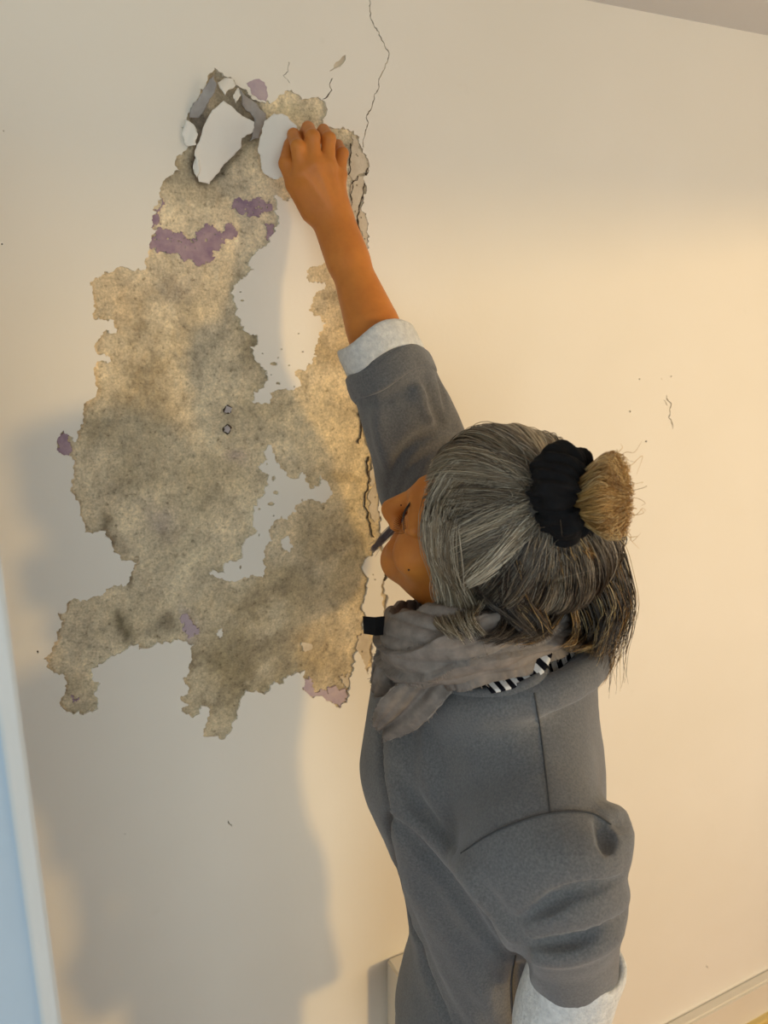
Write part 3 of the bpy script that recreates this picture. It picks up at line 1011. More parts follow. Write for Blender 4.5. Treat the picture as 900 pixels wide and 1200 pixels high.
arm = Field()
arm.chain([RE, RE + (RW - RE) * 0.18, RE + (RW - RE) * 0.4, RE + (RW - RE) * 0.7, RW], [0.037, 0.0375, 0.0345, 0.0255, 0.0200], 0.02)
aw = _n(RW - RE)
side = _n(np.cross(aw, (0, 1, 0)))
for s in (-1, 1):
    arm.cone(RW - aw * 0.05 + side * s * 0.006, RW + aw * 0.01 + side * s * 0.007, 0.017, 0.0165, 0.02)
# hand: metacarpals to knuckles, then three bent phalanges to the finger ends
FING = [[(353, 204, -0.084), (349, 172, -0.086), (344, 158, -0.060), (342, 170, -0.038)],
        [(368, 194, -0.090), (366, 161, -0.088), (361, 150, -0.062), (353, 163, -0.040)],
        [(384, 194, -0.087), (385, 163, -0.082), (379, 153, -0.057), (370, 166, -0.038)],
        [(397, 205, -0.078), (401, 180, -0.073), (396, 170, -0.050), (387, 176, -0.036)]]
FR = [0.0090, 0.0092, 0.0088, 0.0078]
for (a, p, d, t), r in zip(FING, FR):
    K, PP, DD, TT = at(*a), at(*p), at(*d), at(*t)
    arm.cone(RW + (K - RW) * 0.08, K, 0.0150, r * 1.18, 0.014)
    arm.ell(K + np.array([0, -0.003, 0]), (r * 1.15, r * 1.05, r * 1.2), None, 0.006)
    arm.cone(K, PP, r * 1.12, r * 0.98, 0.0035)
    arm.ell(PP + np.array([0, -0.001, 0]), (r * 1.06, r * 1.06, r * 1.06), None, 0.002)
    arm.cone(PP, DD, r * 0.98, r * 0.88, 0.0015)
    arm.cone(DD, TT, r * 0.88, r * 0.76, 0.0015)
    # extensor tendon on the back of the hand
    arm.cone(RW + (K - RW) * 0.35 + np.array([0, -0.0135, 0]), K + np.array([0, -0.008, 0]), 0.0028, 0.0032, 0.006)
arm.cone(at(374, 235, -0.070), at(376, 205, -0.068), 0.016, 0.014, 0.015)
TH = [at(366, 246, -0.074), at(346, 216, -0.072), at(336, 192, -0.066), at(340, 170, -0.050)]
arm.cone(TH[0], TH[1], 0.0160, 0.0122, 0.012)
arm.cone(TH[1], TH[2], 0.0112, 0.0100, 0.004)
arm.cone(TH[2], TH[3], 0.0102, 0.0082, 0.002)
V2, Q2 = arm.mesh(0.0019)

torso = Field()
torso.ell(CHEST + np.array([0.022, 0, 0]), (0.085, 0.110, 0.14))
torso.cone(CHEST + np.array([0.022, 0, 0]), PEL + np.array([0.016, 0, 0]), 0.082, 0.080, 0.05)
torso.cone(NECK, CHEST + (0, 0, 0.05), 0.056, 0.09, 0.04)
torso.cone(NECK + (0, 0, -0.06), LS, 0.05, 0.048, 0.03).cone(NECK + (0, 0, -0.06), RS, 0.05, 0.048, 0.03)
torso.cone(RS, RE, 0.044, 0.036, 0.03)
torso.cone(LS, LE, 0.046, 0.038, 0.03)
torso.cone(LE, LW, 0.037, 0.022, 0.02)
lw = _n(LW - LE)
fw = np.array([-0.9, 0.3, -0.1])
palm = LW + lw * 0.055
torso.cone(LW, palm, 0.020, 0.021, 0.02)
for i in range(4):
    off = np.array([-0.030 + 0.020 * i, 0.004 * i, 0.0])
    k_ = LW + lw * (0.088 - 0.004 * abs(i - 1)) + off
    torso.cone(LW + lw * 0.03 + off * 0.5, k_, 0.013, 0.0105, 0.012)
    m1 = k_ + lw * 0.036 + np.array([-0.004, 0.012, 0])
    m2 = m1 + lw * (0.030 - 0.003 * abs(i - 1)) + np.array([0.002, 0.016, 0])
    torso.cone(k_, m1, 0.0098, 0.0088, 0.005)
    torso.cone(m1, m2, 0.0088, 0.0072, 0.004)
torso.cone(LW + lw * 0.015 + np.array([-0.02, 0, 0]), LW + lw * 0.055 + np.array([-0.052, 0.016, 0]), 0.013, 0.011, 0.01)
torso.cone(LW + lw * 0.055 + np.array([-0.052, 0.016, 0]), LW + lw * 0.092 + np.array([-0.052, 0.030, 0]), 0.011, 0.008, 0.004)
hipL, hipR = PEL + (0.012, -0.052, -0.07), PEL + (0.012, 0.052, -0.07)
feet = [np.array([0.52, -0.50, 0.07]), np.array([0.58, -0.31, 0.07])]
for hp, ft in zip((hipL, hipR), feet):
    kn = (hp + ft) / 2 + np.array([-0.03, 0, 0.03])
    torso.cone(hp, kn, 0.055, 0.046, 0.03).cone(kn, ft, 0.046, 0.036, 0.03)
    torso.cone(ft + (0.03, 0, -0.025), ft + (-0.12, 0, -0.035), 0.034, 0.028, 0.02)
V3, Q3 = torso.mesh(0.0048)
VB = np.vstack([V1, V2, V3])
QB = np.vstack([Q1, Q2 + len(V1), Q3 + len(V1) + len(V2)])
body = mesh_obj('body', VB, QB, M['skin'], person)

# eyes, lashes, brows, lips
for s in (-1, 1):
    def ball(name, c, r, mat, par):
        bm = bmesh.new()
        bmesh.ops.create_uvsphere(bm, u_segments=20, v_segments=12, radius=r)
        for v in bm.verts:
            v.co = Vector(c) + v.co
        me = bpy.data.meshes.new(name)
        bm.to_mesh(me)
        bm.free()
        me.materials.append(mat)
        me.polygons.foreach_set('use_smooth', [True] * len(me.polygons))
        o = bpy.data.objects.new(name, me)
        COL.objects.link(o)
        o.parent = par
        o.matrix_parent_inverse = par.matrix_world.inverted()
        return o
    e_ = ball('eye', H((s * 0.032, 0.0765, 0.002)), 0.0118, M['eye'], person)
    ball('iris', H((s * 0.032, 0.0838, 0.004)), 0.0058, M['iris'], e_)
    la = []
    for t in np.linspace(-1, 1, 16):
        a = H((s * (0.032 + 0.014 * t), 0.0885 - 0.007 * t * t, -0.0015 + 0.002 * t * t))
        la.append(spline([a, a + HM @ np.array([s * 0.003 * t, 0.005, -0.002]), a + HM @ np.array([s * 0.006 * t, 0.009, -0.001])], 6))
    tubes('eyelashes', la, 0.00035, M['black'], person, 3)
    br = []
    for t in np.linspace(-1, 1, 34):
        a = H((s * (0.033 + 0.021 * t), 0.0915 - 0.010 * max(t, 0) ** 2 - 0.001, 0.0235 - 0.004 * t * t))
        br.append(spline([a, a + HM @ np.array([s * 0.004, 0.001, 0.002]), a + HM @ np.array([s * 0.008, -0.0015, 0.001])], 5))
    tubes('eyebrow', br, 0.0005, M['hair_base'], person, 3)
def mole(px, py, r):
    c_, ok_ = head.cast_many([(px, py)])
    if ok_[0]:
        ball('mole', c_[0], r, M['mole'], person)


mole(479, 668, 0.0012)
mole(470, 592, 0.0009)
lp = [spline([H((x, 0.0955 - 12 * x * x, z)) for x in (-0.02, -0.01, 0, 0.01, 0.02)], 12) for z in (-0.066, -0.0735)]
tubes('lips', lp, 0.0028, M['lips'], person, 8)

# --- trousers and shoes
tr_ = Field()
tr_.ell(PEL + np.array([0.012, 0, -0.04]), (0.100, 0.105, 0.09))
for hp, ft in zip((hipL, hipR), feet):
    kn = (hp + ft) / 2 + np.array([-0.03, 0, 0.03])
    tr_.cone(hp, kn, 0.066, 0.064, 0.04).cone(kn, ft + (0, 0, 0.03), 0.064, 0.060, 0.03)
tr_.plane((0, 0, 0.055), (0, 0, -1))
tv, tq = tr_.mesh(0.008)
tv = tv + tri_normals(tv, tq) * (0.004 * fbm(tv, 14, 3, 5))[:, None]
mesh_obj('trousers', tv, tq, M['trouser'], person)
for ft in feet:
    sh = Field()
    sh.cone((ft[0] + 0.035, ft[1], 0.045), (ft[0] - 0.06, ft[1], 0.042), 0.044, 0.044, 0.02)
    sh.cone((ft[0] - 0.06, ft[1], 0.042), (ft[0] - 0.15, ft[1] + 0.004, 0.034), 0.044, 0.032, 0.02)
    sh.cone((ft[0] + 0.02, ft[1], 0.05), (ft[0] + 0.015, ft[1], 0.10), 0.046, 0.046, 0.02)
    sh.plane((0, 0, 0.002), (0, 0, -1), 0.004)
    sv, sq = sh.mesh(0.005)
    so = mesh_obj('shoe', sv, sq, M['shoe'], person)

# neck axis and rings about it (t = 0 towards her front, 90 degrees towards her left)
NA = _n(H((0, -0.022, -0.06)) - NECK)
nu = _n(np.cross(NA, (0, 1, 0)))
nv = np.cross(NA, nu)


def ring(c, r1, r2, z, n, ph=0.0, wz=0.0, tilt=(0, 0)):
    a = np.linspace(0, 2 * math.pi, n)
    return np.array([c + nu * r1 * math.cos(t) + nv * r2 * math.sin(t) + NA * (z + wz * math.sin(t + ph) + tilt[0] * math.cos(t) + tilt[1] * math.sin(t)) for t in a])


# --- grey sweatshirt tunic
coat = Field()
CX = _n(PEL - CHEST)
coat.ell(CHEST + np.array([0.022, 0, 0.020]), (0.120, 0.146, 0.18))
coat.cone(CHEST + np.array([0.022, 0, 0]), PEL + np.array([0.016, 0, 0]), 0.116, 0.114, 0.06)
coat.cone(at(503, 765, -0.290), at(506, 890, -0.330), 0.066, 0.080, 0.06)
coat.cone(PEL, PEL + np.array([0.01, 0, -0.20]), 0.128, 0.150, 0.06)
coat.cone(NECK + np.array([0.012, -0.005, -0.062]), LS + np.array([0.008, 0.012, 0.006]), 0.068, 0.068, 0.05)
coat.cone(NECK + np.array([0.0, 0, -0.045]), RS + np.array([0, -0.01, -0.02]), 0.068, 0.068, 0.05)
coat.cone(NECK + np.array([0.035, 0.0, -0.055]), CHEST + np.array([0.040, 0.0, 0.0]), 0.070, 0.105, 0.05)
# left sleeve, loose and pushed up
LM_ = at(652, 1052, -0.560)
coat.cone(LS, LM_, 0.074, 0.068, 0.030)
coat.cone(LM_, LS + (LE - LS) * 0.96, 0.066, 0.047, 0.012)
# right sleeve up to the rolled cuff
RC = at(458, 440, -0.190)
coat.cone(RS, RS + (RC - RS) * 0.5, 0.076, 0.067, 0.04)
coat.cone(RS + (RC - RS) * 0.5, RC, 0.066, 0.053, 0.03)
coat.cone(at(500, 478, -0.20), at(508, 500, -0.205), 0.022, 0.026, 0.02)
coat.chain(ring(NECK + np.array([0.002, -0.006, 0]), 0.082, 0.097, -0.040, 24, tilt=(-0.006, 0)), 0.019, 0.03)
coat.plane((0, 0, 0.70), (0, 0, -1), 0.01)
coat_soft = Field()
coat_soft.ops = list(coat.ops)


def surf_line(px_pts, inset=0.0, fld=None, n=None):
    fld = fld or coat
    pts_ = spline(np.array([(x, y, 0) for x, y in px_pts], float), n or max(4, len(px_pts) * 3))
    P, ok = fld.cast_many(pts_[:, :2])
    P = P[ok]
    v = P - CAM
    return P + v / np.linalg.norm(v, axis=1)[:, None] * inset


def taper_r(n, r):
    t = np.linspace(0, 1, n)
    return r * np.clip(np.sin(math.pi * np.clip(t * 0.94 + 0.03, 0, 1)) ** 0.6, 0.25, 1)


FOLDS = [  # picture polyline, radius, inset (positive = deeper), groove?, blend
    # sleeve rolls on the hanging arm
    ([(702, 958), (722, 962), (722, 985), (706, 990)], 0.016, 0.004, False, 0.012),
    ([(640, 1010), (690, 1012), (735, 1012)], 0.022, 0.008, False, 0.03),
    ([(606, 1082), (640, 1062), (668, 1046), (700, 1040), (738, 1026)], 0.009, 0.005, True, 0.004),
    ([(640, 1072), (690, 1062), (728, 1050)], 0.017, 0.006, False, 0.02),
    ([(622, 1106), (655, 1104), (690, 1094), (732, 1072)], 0.008, 0.004, True, 0.004),
    ([(615, 1122), (660, 1120), (700, 1108), (726, 1094)], 0.010, 0.003, False, 0.014),
    ([(702, 964), (710, 980), (709, 998)], 0.010, 0.003, True, 0.004),
    ([(556, 1030), (586, 1075), (612, 1104)], 0.010, 0.002, True, 0.010),
    # drapes across the body
    ([(446, 840), (450, 930), (466, 1030), (494, 1120), (528, 1198)], 0.011, 0.004, True, 0.005),
    ([(462, 860), (468, 940), (490, 1035), (525, 1125), (560, 1198)], 0.015, 0.003, False, 0.022),
    ([(462, 900), (492, 946), (534, 994)], 0.007, 0.001, True, 0.010),
    ([(455, 958), (500, 1000), (545, 1062), (590, 1120)], 0.011, 0.004, True, 0.009),
    ([(470, 950), (520, 985), (568, 1045), (604, 1098)], 0.014, 0.003, False, 0.020),
    ([(470, 1000), (512, 1070), (556, 1145), (590, 1198)], 0.013, 0.003, False, 0.018),
    ([(500, 860), (505, 910), (520, 965)], 0.008, 0.003, False, 0.02),
    ([(470, 870), (476, 930), (488, 980)], 0.008, 0.003, False, 0.02),
    ([(612, 1108), (608, 1150), (610, 1198)], 0.010, 0.002, True, 0.012),
    # right (raised) sleeve
    ([(424, 474), (455, 466), (480, 452), (500, 436)], 0.006, 0.001, True, 0.007),
    ([(454, 580), (464, 545), (485, 518), (510, 505), (534, 502)], 0.008, 0.001, True, 0.008),
    ([(462, 590), (474, 560), (495, 535), (520, 522)], 0.006, 0.001, True, 0.008),
    ([(497, 446), (506, 462), (512, 482), (517, 498)], 0.009, 0.002, True, 0.008),
    ([(512, 440), (519, 460), (521, 480)], 0.005, 0.001, True, 0.006),
    ([(488, 452), (499, 472), (506, 498)], 0.009, 0.002, False, 0.010),
    ([(444, 470), (446, 500), (455, 545)], 0.008, 0.003, False, 0.016),
    ([(466, 462), (474, 468), (480, 466)], 0.005, 0.000, True, 0.008)]
seam_px = [[(540, 1000), (570, 980), (600, 966), (645, 953), (690, 952), (716, 966)], [(626, 812), (634, 860), (640, 910), (645, 952)], [(604, 1120), (600, 1150), (601, 1190)]]
for groove in (False, True):        # rolls first, then the creases cut into them
    new = [(surf_line(f_[0], f_[2]), f_[1], f_[3], f_[4]) for f_ in FOLDS if f_[3] == groove]
    for P, r, gr, k in new:
        if len(P) > 2:
            coat.chain(P, taper_r(len(P), r), k, gr)
cv, cq = coat.mesh(0.0043)
cn = tri_normals(cv, cq)
cv = cv + cn * (0.0012 * fbm(cv, 16, 3, 21))[:, None]
coat_o = mesh_obj('sweatshirt', cv, cq, M['fleece'], person)
for s_ in seam_px:
    P = surf_line(s_, -0.0007, coat, 26)
    if len(P) == 26:
        tubes('seam', [P], 0.0009, M['seam'], coat_o, 5, taper=1.0)


# rolled cuffs
def cuff(name, c, axis, r, length, mat, parent, seed, flare=1.0, roll=0.5, wob=0.03):
    axis = _n(axis)
    u = _n(np.cross(axis, (0.3, 0.2, 0.9)))
    v = np.cross(axis, u)
    nA, nB = 56, 22
    V = []
    # closed profile: outer face, rolled rim, inner face
    prof = []
    for t in np.linspace(0, 1, nB):
        a = 2 * math.pi * t
        x = 0.5 * length * math.copysign(abs(math.cos(a)) ** roll, math.cos(a))
        y = 0.006 * math.copysign(abs(math.sin(a)) ** roll, math.sin(a))
        prof.append((x, y))
    prof = prof[:-1]
    for i in range(nA):
        a = 2 * math.pi * i / nA
        for x, y in prof:
            rr = r * (1 + (flare - 1) * (x / length + 0.5)) + y
            q_ = np.array([[math.cos(a) * 3, math.sin(a) * 3, x * 40 + seed]])
            w_ = 1 + wob * float(fbm(q_, 1.0, 3, seed)[0])
            V.append(c + axis * (x + 0.004 * math.sin(3 * a + seed)) + (u * math.cos(a) + v * math.sin(a)) * rr * w_)
    nb = len(prof)
    Fc = [(i * nb + j, ((i + 1) % nA) * nb + j, ((i + 1) % nA) * nb + (j + 1) % nb, i * nb + (j + 1) % nb) for i in range(nA) for j in range(nb)]
    return mesh_obj(name, np.array(V), Fc, mat, parent)


ra = _n(at(438, 398, -0.165) - at(462, 452, -0.192))
tag(cuff('rolled_cuff', at(458, 441, -0.190), ra, 0.0500, 0.032, M['fleece'], coat_o, 3, 0.96), None)
cuff('cuff_lining', at(445, 411, -0.176), ra, 0.0465, 0.036, M['lining'], coat_o, 4, 0.97)
la_ = _n(LW - LE)
cuff('cuff_lining', LE + la_ * 0.028, la_, 0.0445, 0.110, M['lining'], coat_o, 6, 0.98)
# --- neck of the sweatshirt, striped shirt, scarf
rib = surf_line([(470, 780), (500, 798), (530, 808), (565, 812), (600, 809), (628, 797), (644, 782)], 0.002, coat, 40)
tubes('neck_rib', [rib], 0.0062, M['fleece'], coat_o, 8, taper=1.0)
m, nt, b = new_mat('striped_jersey', rough=0.85, spec=0.15)
tc = nt.nodes.new('ShaderNodeAttribute')
tc.attribute_name = 'stripe'
mu = nt.nodes.new('ShaderNodeMath'); mu.operation = 'FRACT'
nt.links.new(tc.outputs['Fac'], mu.inputs[0])
gt = nt.nodes.new('ShaderNodeMath'); gt.operation = 'GREATER_THAN'; gt.inputs[1].default_value = 0.5
nt.links.new(mu.outputs[0], gt.inputs[0])
c = mix(nt, srgb(14, 15, 24), srgb(214, 212, 208), gt.outputs[0])
nt.links.new(c, b.inputs['Base Color'])
M['stripe'] = m
rows = []
nseg = 72
prof = [(0.072, -0.050), (0.071, -0.030), (0.069, -0.010), (0.067, 0.006), (0.065, 0.010), (0.061, 0.006)]
for r, z in prof:
    rows.append(ring(NECK + np.array([0.026, -0.010, 0]), r, r, z + 0.006, nseg + 1, tilt=(-0.022, 0))[:-1])
V = np.vstack(rows)
Fc = [(i * nseg + j, i * nseg + (j + 1) % nseg, (i + 1) * nseg + (j + 1) % nseg, (i + 1) * nseg + j) for i in range(len(prof) - 1) for j in range(nseg)]
shirt = mesh_obj('striped_shirt', V, Fc, M['stripe'], person)
fa = shirt.data.attributes.new('stripe', 'FLOAT', 'POINT')
fa.data.foreach_set('value', [(j if j <= nseg / 2 else nseg - j) * 0.5 for i in range(len(prof)) for j in range(nseg)])
tubes('collar_piping', [ring(NECK + np.array([0.026, -0.010, 0]), 0.0655, 0.0655, 0.015, 60, tilt=(-0.022, 0))], 0.0032, M['lining'], shirt, 8, taper=1.0)

# the part of the striped neckline that shows between scarf and sweatshirt
def at_depth(px, py, ref, lift):
    z = (ref - CAM) @ F_ - lift
    d = R_ * (px - 450) + U_ * (600 - py) + F_ * FPX
    return CAM + d / FPX * z


rr_ = coat.cast_many([(600, 818), (640, 800)])[0]
Lo = [at_depth(576, 813, rr_[0], 0.000), at_depth(594, 809, rr_[0], 0.001), at_depth(615, 803, rr_[0], -0.004), at_depth(636, 790, rr_[1], -0.008), at_depth(647, 768, rr_[1], -0.022), at_depth(648, 750, rr_[1], -0.034)]
Up = [at_depth(566, 800, rr_[0], -0.014), at_depth(584, 791, rr_[0], -0.016), at_depth(600, 783, rr_[0], -0.020), at_depth(620, 768, rr_[1], -0.026), at_depth(632, 750, rr_[1], -0.036), at_depth(636, 738, rr_[1], -0.044)]
A_, B2_ = spline(Lo, 60), spline(Up, 60)
Vp = np.stack([A_ + (B2_ - A_) * t for t in np.linspace(0, 1, 6)], 1).reshape(-1, 3)
panel = mesh_obj('neck_band', Vp, [(i * 6 + j, i * 6 + j + 1, (i + 1) * 6 + j + 1, (i + 1) * 6 + j) for i in range(59) for j in range(5)], M['stripe'], shirt)
fa = panel.data.attributes.new('stripe', 'FLOAT', 'POINT')
fa.data.foreach_set('value', [i / 59 * 8.0 + 0.06 * j for i in range(60) for j in range(6)])
sm = panel.modifiers.new('thickness', 'SOLIDIFY')
sm.thickness = 0.002

# scarf: cloth wound about the neck in overlapping layers with crisp lips
rs = np.random.default_rng(5)
SC = NECK + np.array([-0.030, -0.002, 0.005])
NT, NP, LAY = 260, 200, 6.0


def scarf_pt(t, ph, extra=0.0):
    drift = 0.55 * np.sin(t + 0.7) + 0.35 * np.sin(2 * t + 1.9) + 0.12 * np.sin(5 * t)
    x = ph / (2 * math.pi) * LAY + drift + 0.25 * np.sin(2 * ph + t)
    saw = (x % 1.0) ** 1.6
    x2 = ph / (2 * math.pi) * 13 - 1.7 * drift + 0.5 * np.sin(3 * t)
    fine = np.abs(np.sin(x2 * math.pi)) ** 0.7
    off = 0.0085 * saw + 0.0030 * fine + 0.0016 * np.sin(9 * t + 5 * ph) + extra
    thin = 1 - 0.42 * (0.5 - 0.5 * np.cos(t)) ** 2
    ro = (0.026 * thin + off) * np.cos(ph)
    zo = (0.036 * thin + off) * np.sin(ph) + 0.010 * (1 - thin) / 0.42
    r_ = 0.082 + ro + 0.003 * np.sin(3 * t)
    return SC + (r_ * np.cos(t) * 1.02)[..., None] * nu + (r_ * np.sin(t))[..., None] * nv + (0.010 + zo + 0.010 * np.cos(t))[..., None] * NA


tg, pg = np.meshgrid(np.linspace(0, 2 * math.pi, NT, endpoint=False), np.linspace(0, 2 * math.pi, NP, endpoint=False), indexing='ij')
sv = scarf_pt(tg, pg).reshape(-1, 3)
ig = np.arange(NT * NP).reshape(NT, NP)
sq = np.stack([ig, np.roll(ig, -1, 0), np.roll(np.roll(ig, -1, 0), -1, 1), np.roll(ig, -1, 1)], -1).reshape(-1, 4)
sn = tri_normals(sv, sq)
sv = sv + sn * (0.0006 * fbm(sv, 70, 3, 12))[:, None]
sc_soft = Field()
sc_soft.chain(ring(SC, 0.082, 0.080, 0.008, 30, tilt=(0.010, 0)), 0.034)
scarf = mesh_obj('scarf', sv, sq, M['scarf'], person)


def sheet(name, ctrl_a, ctrl_b, nu_, nv_, wr, seed, mat, parent, thick=0.0022):
    """cloth between two edge curves with wrinkles running along its length"""
    A, B = spline(ctrl_a, nu_), spline(ctrl_b, nu_)
    V = []
    for i in range(nu_):
        ax_ = B[i] - A[i]
        tn = A[min(i + 1, nu_ - 1)] - A[max(i - 1, 0)]
        nn = _n(np.cross(ax_, tn))
        for j in range(nv_):
            t = j / (nv_ - 1)
            w = wr * (math.sin(t * 8 + seed + 0.03 * i) + 0.45 * math.sin(t * 19 + seed * 2 + 0.06 * i)) * min(1, 4 * t * (1 - t) + 0.25)
            V.append(A[i] + ax_ * t + nn * w)
    Fc = [(i * nv_ + j, i * nv_ + j + 1, (i + 1) * nv_ + j + 1, (i + 1) * nv_ + j) for i in range(nu_ - 1) for j in range(nv_ - 1)]
    o = mesh_obj(name, np.array(V), Fc, mat, parent)
    s = o.modifiers.new('thickness', 'SOLIDIFY')
    s.thickness = thick
    s.offset = 0
    return o, np.array(V).reshape(nu_, nv_, 3)


def tail_pt(px, py, ref, lift):
    """picture point at the depth of a reference point on the sweatshirt, lifted towards the viewer"""
    z = (ref - CAM) @ F_ - lift
    d = R_ * (px - 450) + U_ * (600 - py) + F_ * FPX
    return CAM + d / FPX * z


(ra_, rb_, rc_), ok_ = coat.cast_many([(520, 820), (470, 855), (470, 800)])
rc_ = rc_ if ok_[2] else rb_
mid = (ra_ + rb_) / 2
t1, g1 = sheet('scarf_tail', [tail_pt(534, 802, ra_, 0.012), tail_pt(514, 828, ra_, 0.016), tail_pt(486, 854, mid, 0.018), tail_pt(452, 868, rb_, 0.018)],
               [tail_pt(494, 774, ra_, 0.026), tail_pt(470, 798, mid, 0.034), tail_pt(446, 822, mid, 0.034), tail_pt(437, 842, rb_, 0.028)], 34, 40, 0.0044, 1.0, M['scarf'], scarf)
t2, g2 = sheet('scarf_tail', [tail_pt(502, 788, ra_, 0.014), tail_pt(480, 806, mid, 0.016), tail_pt(462, 818, mid, 0.016), tail_pt(450, 824, rb_, 0.014)],
               [tail_pt(468, 742, ra_, 0.034), tail_pt(448, 754, rc_, 0.040), tail_pt(438, 772, rc_, 0.034), tail_pt(434, 800, rc_, 0.024)], 32, 40, 0.0044, 2.4, M['scarf'], scarf)
fr = []
hr0 = np.random.default_rng(3)
for g_ in (g1, g2):
    for edge in (g_[:, 0], g_[:, -1], g_[-1]):
        for p in edge[::1]:
            d = np.array([rs.normal(), rs.normal(), rs.normal() - 0.5])
            d = _n(d) * rs.uniform(0.002, 0.006)
            fr.append(spline([p, p + d * 0.5 + rs.normal(0, 0.0006, 3), p + d], 4))
        for _ in range(2):
            fr_path = spline(edge + rs.normal(0, 0.0009, edge.shape), 4)
for lip in (-1, 0, 1):                        # frayed threads along the layer lips on her left side
    for t_ in np.linspace(0.0, 2.6, 150):
        dr_ = 0.55 * math.sin(t_ + 0.7) + 0.35 * math.sin(2 * t_ + 1.9) + 0.12 * math.sin(5 * t_)
        ph_ = 2 * math.pi * (lip - dr_) / LAY - 0.03
        p = scarf_pt(np.array([t_]), np.array([ph_]))[0]
        if hr0.uniform() < 0.55:
            d = _n(hr0.normal(0, 1, 3) + np.array([0, -0.6, -1.0])) * hr0.uniform(0.002, 0.006)
            fr.append(spline([p, p + d * 0.5 + hr0.normal(0, 0.0005, 3), p + d], 4))
tubes('scarf_fringe', fr, 0.0005, M['scarf_edge'], scarf, 3)
for g_ in (g1, g2):
    for edge in (g_[:, 0], g_[:, -1], g_[-1]):
        tubes('scarf_hem', [spline(edge + rs.normal(0, 0.0005, edge.shape), 60)], 0.0012, M['scarf_edge'], scarf, 5, taper=1.0)
# black cloth label standing out from the scarf edge
lc = sc_soft.cast(456, 735)
lc = lc if lc is not None else at(452, 735, -0.40)
l0, l1 = at(425, 722, lc[1]), at(450, 722, lc[1])
l2, l3 = at(448, 744, lc[1]), at(426, 742, lc[1])
lm = mesh_obj('cloth_label', [l0, l1, l2, l3, (l0 + l1) / 2 + (0, -0.003, 0), (l2 + l3) / 2 + (0, -0.003, 0)], [(0, 4, 5, 3), (4, 1, 2, 5)], M['black'], scarf, smooth=False)
s = lm.modifiers.new('thickness', 'SOLIDIFY'); s.thickness = 0.0015

# --- hair
hr = np.random.default_rng(11)
EC, ER = np.array([0, -0.012, 0.036]), np.array([0.077, 0.098, 0.088])


def surf(d, off):
    d = d / np.linalg.norm(d, axis=-1, keepdims=True)
    r = 1 / np.linalg.norm(d / ER, axis=-1, keepdims=True)
    return EC + d * (r + np.asarray(off)[..., None])


TIE_D = _n((0.24, -0.20, 0.95))
TIE = surf(TIE_D[None], np.array([0.012]))[0]
BUN = _n((0.0, -0.78, 0.62))

cap = Field()
cap.ell(H(EC), ER + 0.007, AX)
cap.plane(H((0, 0.066, 0.060)), HM @ np.array([0, 0.80, -0.60]), 0.012)
cap.plane(H((0, 0.0, -0.055)), HM @ np.array([0, 0.55, -0.83]), 0.012)
cap.cone(H(TIE * 0.96), H(TIE + BUN * 0.03), 0.030, 0.020, 0.02)
cap.ell(H((0.0, -0.060, -0.030)), (0.066, 0.040, 0.065), AX, 0.02)
cap.cone(at(600, 690, -0.430), at(652, 712, -0.405), 0.026, 0.030, 0.025)
cap.cone(at(560, 690, -0.440), at(600, 705, -0.425), 0.016, 0.024, 0.02)
hv, hq = cap.mesh(0.0034)
hv = hv + tri_normals(hv, hq) * (0.0012 * fbm(hv, 50, 3, 8))[:, None]
hair_o = mesh_obj('hair', hv, hq, M['hair_base'], person)

GREY = np.array([srgb(172, 158, 134)[:3], srgb(208, 194, 168)[:3], srgb(132, 116, 92)[:3], srgb(228, 216, 192)[:3], srgb(104, 90, 70)[:3], srgb(152, 132, 100)[:3]])
DARK = np.array([srgb(44, 36, 30)[:3], srgb(66, 57, 48)[:3], srgb(96, 86, 74)[:3], srgb(30, 26, 24)[:3], srgb(126, 116, 102)[:3]])
GOLD = np.array([srgb(188, 146, 84)[:3], srgb(216, 176, 110)[:3], srgb(154, 112, 60)[:3], srgb(228, 200, 146)[:3], srgb(120, 86, 48)[:3]])


def pick(tab, w=None):
    return tab[hr.choice(len(tab), p=w)] * hr.uniform(0.85, 1.15)


def slerp_path(d0, d1, n, off, bow):
    """hair combed over the skull from direction d0 to d1; bow bends the path sideways"""
    d0, d1 = _n(d0), _n(d1)
    w = math.acos(np.clip(d0 @ d1, -1, 1))
    t = np.linspace(0, 1, n)[:, None]
    D = (np.sin((1 - t) * w) * d0 + np.sin(t * w) * d1) / math.sin(w)
    D = D + np.asarray(bow) * np.sin(math.pi * t)
    return surf(D, off)


paths, cols, rad = [], [], []
N = 16
